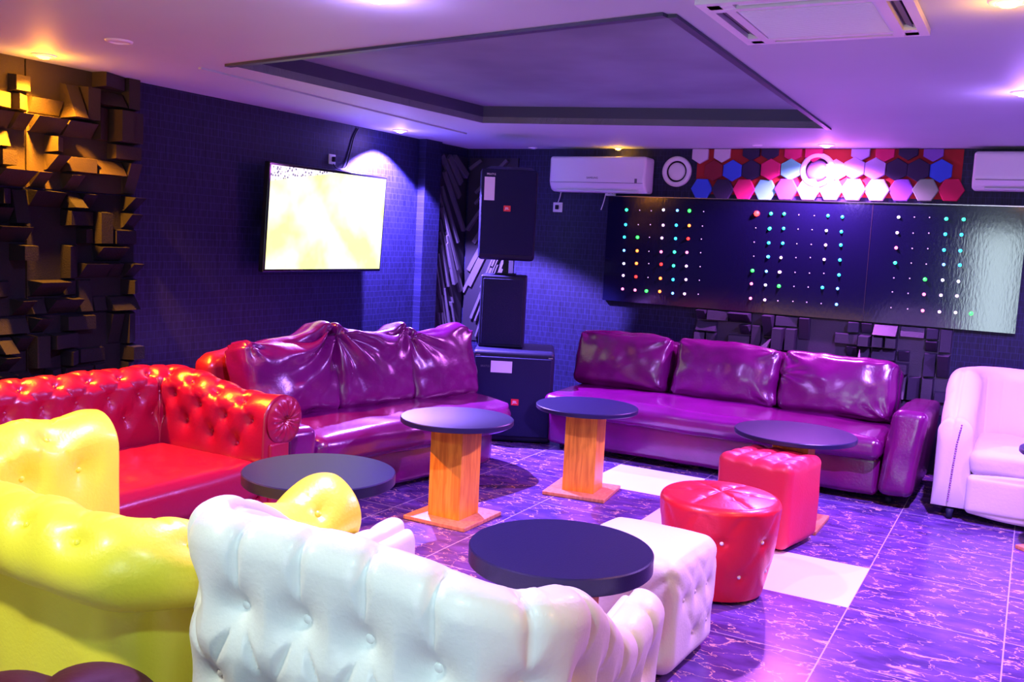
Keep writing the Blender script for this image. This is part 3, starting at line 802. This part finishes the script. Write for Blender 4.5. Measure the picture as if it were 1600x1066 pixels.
o = MB().box((0, 0, 0), (.038, .001, .085)).build('paper_label', M['paper'], ts, smooth=False); o.location = onface(-.14, .17); o.rotation_euler = (R(9), 0, 0)
o = MB().rbox((0, 0, 0), (.026, .002, .021), .001, 1).build('brand_badge', M['logo'], ts, smooth=False); o.location = onface(-.005, .03); o.rotation_euler = (R(9), 0, 0)
text_mesh('badge_lettering', 'JBL', .024, M['lettw'], o, (0, -.0028, 0), (R(90), 0, 0))
o = text_mesh('model_lettering', 'PRX715', .02, M['lettw'], ts, onface(-.13, .275), (R(99), 0, 0))
MB().rbox((.195, .08, .70), (.01, .03, .05), .006, 2).build('handle', M['steel'], ts)
MB().box((0, .02, .055), (.02, .02, .05)).box((0, .02, .003), (.08, .08, .003)).build('mounting_bracket', M['black'], ts, smooth=False)

# ------------------------------------------------------------------ slatted corner panels
def slats(side):
    mb = MB(); W_ = .46; ztop, zb = 2.16, .62
    rnd = random.Random(4 if side else 9)
    k = 0
    for z0 in np.arange(2.42, .55, -.085):
        t = (2.42-z0)/1.9
        slope = .55+4.2*t+rnd.uniform(-.1, .15)        # drop per metre towards the corner
        a0 = rnd.uniform(.02, .10) if t < .45 else rnd.uniform(.02, .28)
        a1 = rnd.uniform(.34, .45) if t < .35 else min(.45, a0+rnd.uniform(.08, .2))
        for q in range(1 if t < .3 else 2 if t < .5 else 3):
            b0 = a0+q*.10 if t >= .3 else a0; b1 = a1+q*.10 if t >= .3 else a1
            if b0 > .38: continue
            b1 = min(b1, .45)
            za = z0-slope*b0*.8+rnd.uniform(-.05, .05); zc = za-slope*(b1-b0)
            if za > ztop: b0 += (za-ztop)/slope; za = ztop
            if zc < zb: b1 -= (zb-zc)/slope; zc = zb
            if b1-b0 < .02: continue
            d = Vector((b1-b0, zc-za)); L_ = d.length; th = math.atan2(d.y, d.x); wd = rnd.choice((.005, .008, .012) if t > .35 else (.014, .02, .028))
            dp = rnd.uniform(.018, .04)
            cx, cz = (b0+b1)/2, (za+zc)/2
            if side == 0: # left wall, y from 6.70 to 7.16
                M_ = Matrix.Translation((XL+.012+dp/2, 6.70+cx, cz)) @ Matrix.Rotation(R(90), 4, 'Z') @ Matrix.Rotation(R(90), 4, 'X') @ Matrix.Rotation(th, 4, 'Z')
            else:
                M_ = Matrix.Translation((XL+.46-cx+.02, YB-.012-dp/2, cz)) @ Matrix.Rotation(R(90), 4, 'X') @ Matrix.Rotation(math.pi-th, 4, 'Z')
            V = np.array([(x, y, z, 1) for x in (-L_/2, L_/2) for y in (-wd, wd) for z in (-dp/2, dp/2)])
            V = (V @ np.array(M_).T)[:, :3]
            mb.raw(V, [(0, 1, 3, 2), (4, 6, 7, 5), (0, 4, 5, 1), (2, 3, 7, 6), (0, 2, 6, 4), (1, 5, 7, 3)])
    return mb
pn = thing('wall_panel', (0, 0, 0), 'black panel of slanting grey slats on the left wall right beside the corner', 'wall panel', group=None)
MB().box((XL+.006, 6.935, 1.38), (.006, .245, .80)).build('backing', M['back'], pn, smooth=False)
slats(0).build('slats', M['slat'], pn, smooth=False)
pn = thing('wall_panel', (0, 0, 0), 'black panel of slanting grey slats on the back wall, partly behind the tilted loudspeaker', 'wall panel', group=None)
MB().box((XL+.27, YB-.006, 1.38), (.245, .006, .80)).build('backing', M['back'], pn, smooth=False)
slats(1).build('slats', M['slat'], pn, smooth=False)

# ------------------------------------------------------------------ foam relief panels
def relief(frame, label, mkey, seed, wz=.61, wx=.61, amp=.075, nb=6):
    rnd = random.Random(seed); mb = MB()
    t = thing('acoustic_panel', frame.translation, label, 'acoustic panel', rot=frame.to_euler())
    mb.box((wx/2, wz/2, .008), (wx/2-.002, wz/2-.002, .008))
    occ = [[0]*nb for _ in range(nb)]
    cs, cz = wx/nb, wz/nb
    for j in range(nb):
        for i in range(nb):
            if occ[j][i]: continue
            w_, h_ = rnd.choice(((1, 1), (2, 1), (1, 2), (1, 1), (1, 2), (2, 1)))
            if i+w_ > nb or j+h_ > nb or any(occ[j+b][i+a] for a in range(w_) for b in range(h_)): w_ = h_ = 1
            for a in range(w_):
                for b in range(h_): occ[j+b][i+a] = 1
            if rnd.random() < .28: continue
            x0, x1, y0, y1 = i*cs+.004, (i+w_)*cs-.004, j*cz+.004, (j+h_)*cz-.004
            H_ = rnd.uniform(.25, 1)*amp; k = rnd.random()
            hs = [H_]*4
            if k < .35: hs = [H_*.15, H_*.15, H_, H_]
            elif k < .65: hs = [H_, H_*.4, H_*.4, H_]
            elif k < .8: hs = [H_, H_, H_*.3, H_*.3]
            V = [(x0, y0, .016), (x1, y0, .016), (x1, y1, .016), (x0, y1, .016)]
            e = .006
            V += [(x0+e, y0+e, .016+hs[0]), (x1-e, y0+e, .016+hs[1]), (x1-e, y1-e, .016+hs[2]), (x0+e, y1-e, .016+hs[3])]
            mb.raw(V, [(0, 3, 2, 1), (4, 5, 6, 7), (0, 1, 5, 4), (1, 2, 6, 5), (2, 3, 7, 6), (3, 0, 4, 7)])
    mb.build('foam_blocks', M[mkey], t, smooth=False)
    return t
def frameL(y0, z0): # left wall: local x -> -y reversed so that faces look +x
    return Matrix(((0, 0, 1, XL), (1, 0, 0, y0), (0, 1, 0, z0), (0, 0, 0, 1)))
def frameB(x0, z0):
    return Matrix(((1, 0, 0, x0), (0, 0, -1, YB), (0, 1, 0, z0), (0, 0, 0, 1)))
nms = {0: 'topmost', 1: 'second from the top', 2: 'third from the top', 3: 'lowest, behind the red sofa'}
GL = 'foam relief panels on the left wall'
YA = 3.01
for cidx, (y0, cn) in enumerate(((YA, 'in the column nearer the television'), (YA-.655, 'in the column cut by the left edge'))):
    for r_, z0 in enumerate((1.628, .985, .342)):
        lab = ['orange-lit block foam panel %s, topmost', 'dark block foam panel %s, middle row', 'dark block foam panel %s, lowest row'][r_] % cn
        relief(frameL(y0, z0), lab, 'foam_lit' if r_ == 0 else 'foam', 31+cidx*10+r_, wz=.64, wx=.65, amp=.12, nb=7)['group'] = GL
for i, x0 in enumerate((-2.30, -1.69, -1.08)):
    relief(frameB(x0, .42), ['left', 'middle', 'right'][i]+' one of three slate block foam panels below the LED board', 'foamp', 60+i, amp=.15, nb=7)['group'] = 'foam relief panels under the LED board'

# ------------------------------------------------------------------ LED board
bd = thing('led_board', (0, 0, 0), 'wide glossy black board dotted with coloured LED lights above the right sofa', 'light panel')
yb = YB-.05
x0 = at(946, 390, 1, yb).x; x1 = at(1597, 420, 1, yb).x; zt, zb_ = 1.875, 1.035
m, t_, b = nt('glossy_foil'); Nn, Ll = t_.nodes, t_.links
b.inputs['Base Color'].default_value = (.005, .006, .028, 1); b.inputs['Roughness'].default_value = .10; b.inputs['Specular IOR Level'].default_value = .7
tc = Nn.new('ShaderNodeTexCoord'); mp = Nn.new('ShaderNodeMapping'); mp.inputs['Scale'].default_value = (1, 1, .35); Ll.new(tc.outputs['Object'], mp.inputs['Vector'])
n1 = Nn.new('ShaderNodeTexNoise'); n1.inputs['Scale'].default_value = 60; n1.inputs['Detail'].default_value = 4; Ll.new(mp.outputs[0], n1.inputs['Vector'])
bp = Nn.new('ShaderNodeBump'); bp.inputs['Strength'].default_value = .12; bp.inputs['Distance'].default_value = .002
Ll.new(n1.outputs['Fac'], bp.inputs['Height']); Ll.new(bp.outputs['Normal'], b.inputs['Normal'])
MB().box(((x0+x1)/2, YB-.026, (zt+zb_)/2), ((x1-x0)/2, .024, (zt-zb_)/2)).build('board', m, bd, smooth=False)
MB().box(((x0+x1)/2, YB-.03, zt+.003), ((x1-x0)/2, .028, .003)).build('top_trim', M['steel'], bd, smooth=False)
xj = at(1357, 400, 1, yb).x
for xx in (xj,): MB().box((xx, yb-.001, (zt+zb_)/2), (.0015, .0008, (zt-zb_)/2)).build('joint', M['dark'], bd, smooth=False)
PAL = {'g': ((.02, 1, .05), 9, .0075), 't': ((.02, 1, .4), 8, .0068), 'c': ((.02, .6, 1), 7, .0065), 'b': ((.10, .35, 1), 7, .006), 'w': ((.75, .7, 1), 6, .006),
       'l': ((1, .5, .95), 6, .006), 'p': ((1, .12, .35), 7, .0065), 'r': ((1, .015, .01), 9, .007), 'o': ((1, .13, .02), 8, .007), 'R': ((1, .01, .01), 30, .012), 'd': ((.8, .5, .9), 1.6, .0036)}
LM = {k: emis('led_'+n_, v[0], v[1]*.6) for (k, v), n_ in zip(PAL.items(), ('green', 'teal', 'cyan', 'blue', 'white', 'lilac', 'pink', 'red', 'orange', 'red_bright', 'dim'))}
LED = []
def col(org, sc, xs, ys, cs):
    for x, y, k in zip(xs, ys, cs):
        if k != ' ': LED.append((org[0]+x/sc, org[1]+y/sc, k))
O1, s1 = (820, 200), 3.5525
col(O1, s1, (565, 560, 553, 551, 550, 547, 543), (455, 537, 606, 680, 753, 819, 894), 'tccbwlp')
col(O1, s1, (638, 630, 626, 624, 620, 617, 612), (457, 537, 607, 682, 752, 826, 900), 'ddgoorp')
col(O1, s1, (702, 697, 692, 689, 688, 684, 675), (460, 537, 607, 685, 753, 830, 905), 'ddddddg')
col(O1, s1, (770, 768, 761, 757, 757, 753, 749), (455, 540, 611, 688, 757, 835, 908), 'wllproo')
col(O1, s1, (847, 841, 837, 831, 826, 823, 821), (458, 540, 614, 689, 765, 842, 918), 'bccttcb')
col(O1, s1, (914, 913, 907, 900, 897, 895, 887), (460, 542, 615, 691, 767, 842, 921), 'gorplll')
col(O1, s1, (993, 986, 980, 976, 973, 969, 963), (464, 545, 617, 693, 770, 846, 923), 'ddddddd')
col(O1, s1, (1288, 1282, 1273, 1271, 1264, 1258, 1253), (475, 555, 634, 712, 792, 865, 946), 'Rdddgpp')
col(O1, s1, (1367, 1358, 1354, 1349, 1341, 1336, 1332), (475, 560, 638, 715, 796, 872, 955), 'ttcbbwl')
O2 = (1200, 200)
col(O2, s1, (17, 10, 5, 2, 63, 60, 55), (476, 558, 638, 715, 800, 878, 963), 'ttcclgd')
LED[-3:] = [(1217.7, 425.2, 'l'), (1217, 447.2, 'g'), (1215.5, 470.2, 'd')]
col(O2, s1, (90, 87, 82, 72, 67, 61, 54), (477, 558, 640, 720, 800, 878, 960), 'tccllgd')
col(O2, s1, (171, 167, 160, 155, 150, 144, 138), (483, 562, 643, 720, 802, 880, 963), 'ddddddd')
col(O2, s1, (257, 245, 240, 235, 230, 223, 215), (487, 565, 647, 720, 806, 884, 968), 'ddddddd')
col(O2, s1, (333, 324, 320, 312, 310, 302, 295), (487, 570, 650, 730, 808, 886, 975), 'cwlldcd')
col(O2, s1, (413, 407, 404, 399, 394, 386, 380), (494, 576, 650, 733, 816, 892, 980), 'cccccbb')
O3, s3 = (1350, 300), 4.44
col(O3, s3, (240, 230, 223, 216, 207, 197, 187), (175, 283, 388, 492, 597, 694, 803), 'wlptddd')
col(O3, s3, (350, 341, 335, 328, 317, 306, 303), (175, 286, 392, 494, 600, 704, 812), 'ddddddd')
col(O3, s3, (455, 450, 443, 432, 423, 416, 407), (177, 286, 394, 501, 607, 711, 824), 'ddddgpp')
col(O3, s3, (571, 564, 555, 553, 545, 534, 523), (187, 293, 403, 504, 612, 717, 832), 'tccbwll')
col(O3, s3, (692, 676, 668, 665, 655, 645, 635), (190, 297, 408, 508, 621, 722, 837), 'tcccwll')
col(O3, s3, (743,), (844,), 'g')
for i, (x, y) in enumerate(((908, 313), (903, 410), (895, 522), (891, 625), (1080, 525), (766, 615))): LED.append((1350+x/s3, 300+y/s3, 'k'))
LM['k'] = M['dark']; PAL['k'] = ((0, 0, 0), 0, .006)
protos = {}
dim = MB(); cnt = 0
bright = [l for l in LED if l[2] not in 'dk'][:98]
def dome(r): return [(r, 0), (r*.95, .4*r), (r*.7, .8*r), (r*.35, 1.02*r), (0, 1.1*r)]
RX = Matrix.Rotation(R(90), 4, 'X')
for (px_, py_, k) in LED:
    if k == 'k': continue
    p = at(px_, py_, 1, yb); r = PAL[k][2]*(1.7 if k != 'd' else 1.2)
    if (px_, py_, k) in bright:
        if k not in protos:
            o = MB().lathe(dome(r), n=14, rot=RX).build('led_bulb', LM[k], bd); protos[k] = o
        else: o = protos[k].copy(); COL.objects.link(o); o.parent = bd
        o.location = (p.x, yb, p.z)
    else: dim.lathe(dome(r), c=(p.x, yb, p.z), n=10, rot=RX)
o = dim.build('dim_bulbs', LM['d'], bd); o['kind'] = 'stuff'  # the dim LEDs, with a faint glow of their own

# ------------------------------------------------------------------ hexagon foam tiles
HEXC = {'r': (.20, .008, .02), 'b': (.03, .09, .62), 'n': (.018, .012, .05), 'm': (.55, .012, .12), 't': (.12, .62, .42), 'w': (.62, .52, .62), 'v': (.20, .09, .45), 'l': (.40, .30, .62), 'g': (.22, .36, .22), 'c': (.50, .008, .07)}
HN = {'r': 'dark red', 'b': 'bright blue', 'n': 'navy', 'm': 'magenta', 't': 'mint', 'w': 'white', 'v': 'violet', 'l': 'lilac', 'g': 'grey-green', 'c': 'crimson'}
HM = {k: mat('felt_'+HN[k].replace(' ', '_'), v, .8, bump=.2, bscale=200) for k, v in HEXC.items()}
tag(MB().box((-1.455, YB-.005, 2.085), (.935, .003, .17)).build('felt_backing', M['redfelt'], smooth=False), 'red backing strip behind the coloured hexagons under the ceiling', 'wall covering')
rA = [(1094, 241, 'w'), (1128, 239, 'w'), (1162, 236, 'r'), (1174, 236, 'n'), (1203, 235, 'n'), (1239, 237, 'm'), (1272, 238, 'm'), (1318, 243, 'v'), (1345, 236, 'l'), (1383, 237, 'm'), (1420, 234, 'n'), (1459, 236, 'v')]
rB = [(1115, 266.5, 'r'), (1144, 266.5, 'b'), (1173, 266, 'n'), (1204, 265, 'm'), (1235, 265, 't'), (1305, 266, 'w'), (1335, 263, 'l'), (1367, 264, 'l'), (1401, 265, 'n'), (1435, 266, 'n'), (1470, 267, 'b')]
rC = [(1096, 295, 'b'), (1129, 296, 'n'), (1162, 296, 'm'), (1195, 297, 't'), (1228, 296, 'v'), (1263, 296, 'w'), (1298, 296, 'w'), (1333, 296.5, 'w'), (1370, 297, 'w'), (1408, 297, 'v'), (1446, 297, 'g'), (1486, 297, 'c')]
rA = [a_ for a_ in rA if a_[0] not in (1162, 1318)]
def ordinal(i): return ('first', 'second', 'third', 'fourth', 'fifth', 'sixth', 'seventh', 'eighth', 'ninth', 'tenth', 'eleventh', 'twelfth')[i]
for rn, row, pointy in (('top', rA, True), ('middle', rB, True), ('bottom', rC, False)):
    for i, (px_, py_, k) in enumerate(row):
        p = at(px_, py_, 1, YB-.03)
        rad = .081 if pointy else .0865; th0 = math.pi/6 if pointy else 0
        if rn == 'top': rad = .073
        pts = [(rad*math.cos(th0+q*math.pi/3), rad*math.sin(th0+q*math.pi/3)) for q in range(6)]
        # the ceiling trims the top row
        zlim = HC-.003-p.z
        if rn == 'top':
            out = []
            for q in range(6):
                a_, b_ = pts[q], pts[(q+1) % 6]
                if a_[1] <= zlim: out.append(a_)
                if (a_[1]-zlim)*(b_[1]-zlim) < 0:
                    t = (zlim-a_[1])/(b_[1]-a_[1]); out.append((a_[0]+t*(b_[0]-a_[0]), zlim))
            pts = out
        dth = [.020, .026, .032][(i*2+len(row)) % 3]; base_y = YB-.008 if rn != 'top' else YB-.008
        n_ = len(pts); cx_ = sum(q[0] for q in pts)/n_; cz_ = sum(q[1] for q in pts)/n_
        ins = [((q[0]-cx_)*.94+cx_, (q[1]-cz_)*.94+cz_) for q in pts]
        V = [(q[0], 0, q[1]) for q in pts]+[(q[0], -dth+.004, q[1]) for q in pts]+[(q[0], -dth, q[1]) for q in ins]
        Fc = [tuple(range(n_))]+[(q, n_+q, n_+(q+1) % n_, (q+1) % n_) for q in range(n_)]+[(n_+q, 2*n_+q, 2*n_+(q+1) % n_, n_+(q+1) % n_) for q in range(n_)]+[tuple(range(3*n_-1, 2*n_-1, -1))]
        o = MB().raw(V, Fc).build('hexagon_tile', HM[k], smooth=False, loc=(p.x, base_y, p.z))
        tag(o, '%s felt hexagon, %s from the left in the %s row above the LED board' % (HN[k], ordinal(i), rn), 'wall tile', 'felt hexagons above the LED board')

def round_speaker(px_, py_, r, label, y0):
    p = at(px_, py_, 1, y0-.02)
    t = thing('wall_speaker', (p.x, y0, p.z), label, 'speaker')
    MB().lathe([(r*.70, 0), (r*.70, .022), (r*.74, .030), (r*.95, .028), (r, .018), (r, 0)], n=40, rot=Matrix.Rotation(R(90), 4, 'X')).build('bezel', M['white'], t)
    MB().lathe([(0, .0), (r*.70, .0), (r*.70, .006), (0, .006)], n=40, rot=Matrix.Rotation(R(90), 4, 'X')).build('gasket', M['dark'], t)
    MB().lathe([(r*.58, .006), (r*.58, .014), (r*.45, .022), (0, .026)], n=40, rot=Matrix.Rotation(R(90), 4, 'X')).build('cone', M['cone'] if r > .12 else M['white'], t)
round_speaker(1057, 268, .118, 'round white wall speaker between the air conditioner and the hexagons', YB)
round_speaker(1277, 266, .125, 'round wall speaker with a violet cone set among the hexagons', YB-.012)

# ------------------------------------------------------------------ air conditioners
def ac(px0, px1, yt, ybm, label, fx1=None):
    y = YB-.20
    a, b_ = at(px0, (yt+ybm)/2, 1, y), at(px1, (yt+ybm)/2, 1, y)
    if fx1: b_ = Vector((fx1, y, a.z))
    zt_, zb2 = at(px0, yt, 1, y).z, at(px0, ybm, 1, y).z
    w_ = (b_.x-a.x)/2; h_ = (zt_-zb2)/2
    t = thing('air_conditioner', ((a.x+b_.x)/2, YB, (zt_+zb2)/2), label, 'air conditioner')
    def f(V, N, P):
        low = np.clip((-P[:, 2]-.45)/.55, 0, 1); V[:, 1] += low**1.5*.055*(P[:, 1] < 0)
        return V
    MB().rbox((0, -.10, 0), (w_, .098, h_), .022, (6, 4, 8), f).build('casing', M['white'], t)
    MB().box((0, -.1985, -h_*.48), (w_*.96, .0012, .0016)).build('seam', M['grey'], t, smooth=False)
    MB().box((-.0, -.150, -h_*.93), (w_*.85, .03, .004)).build('louvre', M['vent'], t, smooth=False)
    if not fx1: text_mesh('logo_lettering', 'SAMSUNG', .022, M['grey'], t, (-.03, -.1995, -h_*.22), (R(90), 0, 0))
    MB().box((w_*.82, -.1985, -h_*.36), (.010, .0012, .018)).build('display', M['grey'], t, smooth=False)
    return t
a_c = ac(858, 1008, 244, 298, 'white split air conditioner high on the back wall beside the tilted loudspeaker')
for a, b_ in (((877, 298), (872, 316)), ((947, 300), (939, 328))):
    pa_, pb_ = at(*a, 1, YB-.02), at(*b_, 1, YB-.02)
    MB().tube(spline([pa_, (pa_+pb_)/2+Vector((.004, 0, 0)), pb_]), .004).build('power_cord', M['white'], a_c, loc=-a_c.location)
ac(1520, 1600, 236, 296, 'white split air conditioner cut off by the right edge, right of the hexagons', fx1=.60)
c = at(1272, 30, 2, HC); cas = thing('ceiling_air_conditioner', (-.695, 3.18, HC), 'square white ceiling cassette air conditioner with a pale central grille', 'air conditioner', rz=R(0))
def ring(mb, a, b_, z0, z1):
    for sx_ in (-1, 1):
        mb.box((sx_*(a+b_)/2, 0, (z0+z1)/2), ((a-b_)/2, a, (z1-z0)/2)); mb.box((0, sx_*(a+b_)/2, (z0+z1)/2), (b_, (a-b_)/2, (z1-z0)/2))
mb = MB(); ring(mb, .305, .275, -.022, 0); ring(mb, .235, .205, -.026, 0)
for sg in (-1, 1):
    for q in (-1, 1):
        mb.box((sg*.255, q*.235, -.012), (.02, .04, .012)); mb.box((q*.235, sg*.255, -.012), (.04, .02, .012))
mb.build('frame', M['white'], cas, smooth=False)
for k, (x, y) in enumerate(((.255, 0), (-.255, 0), (0, .255), (0, -.255))):
    o = MB().box((0, 0, -.004), (.018, .19, .003)).build('air_outlet', M['dark'], cas, smooth=False, loc=(x, y, 0)); o.rotation_euler.z = 0 if k < 2 else R(90)
    o2 = MB().box((0, 0, -.012), (.012, .185, .0012), mtx=Matrix.Rotation(R(25), 4, 'Y')).build('vane', M['vent'] if k > 1 else M['grey'], cas, smooth=False, loc=(x, y, 0)); o2.rotation_euler.z = 0 if k < 2 else R(90)
g_ = MB().box((0, 0, -.020), (.203, .203, .003))
for i in range(30): g_.box((0, -.19+i*.0131, -.0245), (.195, .0035, .0015))
g_.build('intake_grille', M['vent'], cas, smooth=False)

# ------------------------------------------------------------------ downlights
def downlight(x, y, label, colr=None, power=0, st=30, r=.045, spot=None, blend=.6, halo=0, y_off=0):
    t = thing('downlight', (x, y, HC), label, 'ceiling light', group=None)
    MB().lathe([(r*.8, -.002), (r*.85, -.010), (r*1.25, -.006), (r*1.3, 0)], n=28).build('trim_ring', M['white'], t)
    m_ = emis('lamp_glow', colr, st) if colr else M['vent']
    MB().lathe([(0, -.022 if colr else -.004), (r*.5, -.018 if colr else -.004), (r*.8, -.004)], n=28).build('lens', m_, t)
    if power:
        ld = bpy.data.lights.new('downlight_beam', 'SPOT'); ld.energy = power; ld.color = colr; ld.spot_size = spot or R(150); ld.spot_blend = blend; ld.shadow_soft_size = .03
        lo = bpy.data.objects.new('downlight_beam', ld); COL.objects.link(lo); lo.location = (x, y, HC-.03)
    if halo:
        ld = bpy.data.lights.new('downlight_glow', 'POINT'); ld.energy = halo; ld.color = colr; ld.shadow_soft_size = .04
        lo = bpy.data.objects.new('downlight_glow', ld); COL.objects.link(lo); lo.location = (x, y, HC-.09)
VIO, MAG, ORG, BLU = (.42, .22, 1), (.75, .18, 1), (1, .42, .03), (.16, .10, 1)
downlight(-4.27, 5.88, 'violet downlight washing the left wall above the television', (.34, .20, 1), 2000, st=40, spot=R(120), blend=.18, halo=3)
downlight(-1.38, 6.93, 'magenta downlight right above the hexagons on the back wall', MAG, 290, st=40, spot=R(150), blend=.5, halo=2)
downlight(-1.97, 2.56, 'violet-white downlight at the top centre edge of the picture', (.52, .30, 1), 260, st=50, spot=R(160), blend=.6, halo=4)
downlight(-.13, 4.85, 'violet downlight near the right edge, above the tiled floor', (.46, .22, 1), 500, st=50, spot=R(160), blend=.6, halo=4)
downlight(-4.27, 2.97, 'orange downlight over the left foam panels', (1, .34, .015), 520, st=30, spot=R(116), blend=.5, halo=4)
downlight(-3.02, 7.10, 'small orange downlight directly above the left air conditioner', ORG, 4, st=25, r=.035, spot=R(120), halo=.4)
downlight(-.15, 3.17, 'orange downlight at the top right corner beside the ceiling cassette', ORG, 50, st=30, spot=R(150), halo=2)
downlight(-3.56, 2.83, 'unlit white downlight between the orange lamp and the ceiling tray')
pp = at(842, 233, 2, HC); downlight(pp.x, min(pp.y, 7.1), 'unlit downlight above the gap between the loudspeaker and the air conditioner', r=.03)
pp = at(1183, 226, 2, HC); downlight(pp.x, min(pp.y, 7.1), 'unlit downlight left of the magenta one near the hexagons', r=.03)

# unseen fill lamps, added outside the picture for their light
def spotl(loc, colr, power, size=R(160), soft=.06, aim=None, blend=.7):
    ld = bpy.data.lights.new('fill_lamp', 'SPOT'); ld.energy = power; ld.color = colr; ld.spot_size = size; ld.spot_blend = blend; ld.shadow_soft_size = soft
    o = bpy.data.objects.new('fill_lamp', ld); COL.objects.link(o); o.location = loc
    if aim: o.rotation_euler = (Vector(aim)-Vector(loc)).to_track_quat('-Z', 'Y').to_euler()
    return o
spotl((1.5, 1.8, HC-.03), (1, .48, .16), 110)
spotl((-3.0, .4, HC-.03), (.9, .9, .7), 125)
spotl((1.4, 5.6, HC-.03), (.40, .18, 1), 260)
spotl((-.6, .3, HC-.03), (.6, .95, 1), 62)
def area(loc, sz, colr, power, aim):
    ld = bpy.data.lights.new('daylight', 'AREA'); ld.shape = 'RECTANGLE'; ld.size, ld.size_y = sz; ld.energy = power; ld.color = colr
    o = bpy.data.objects.new('daylight', ld); COL.objects.link(o); o.location = loc
    o.rotation_euler = (Vector(aim)-Vector(loc)).to_track_quat('-Z', 'Y').to_euler(); return o
area(((DX0+DX1)/2, YF-.12, 1.03), (DX1-DX0-.14, 1.95), (.72, .92, 1), 40, ((DX0+DX1)/2, 5, 1.0))

wd = bpy.data.worlds.new('world'); S.world = wd; wd.use_nodes = True
wd.node_tree.nodes['Background'].inputs[0].default_value = (.3, .3, .4, 1); wd.node_tree.nodes['Background'].inputs[1].default_value = .2

vs = S.view_settings; vs.view_transform = 'Standard'; vs.look = 'None'; vs.exposure = .6; vs.gamma = 1; vs.use_curve_mapping = False
S.display_settings.display_device = 'sRGB'
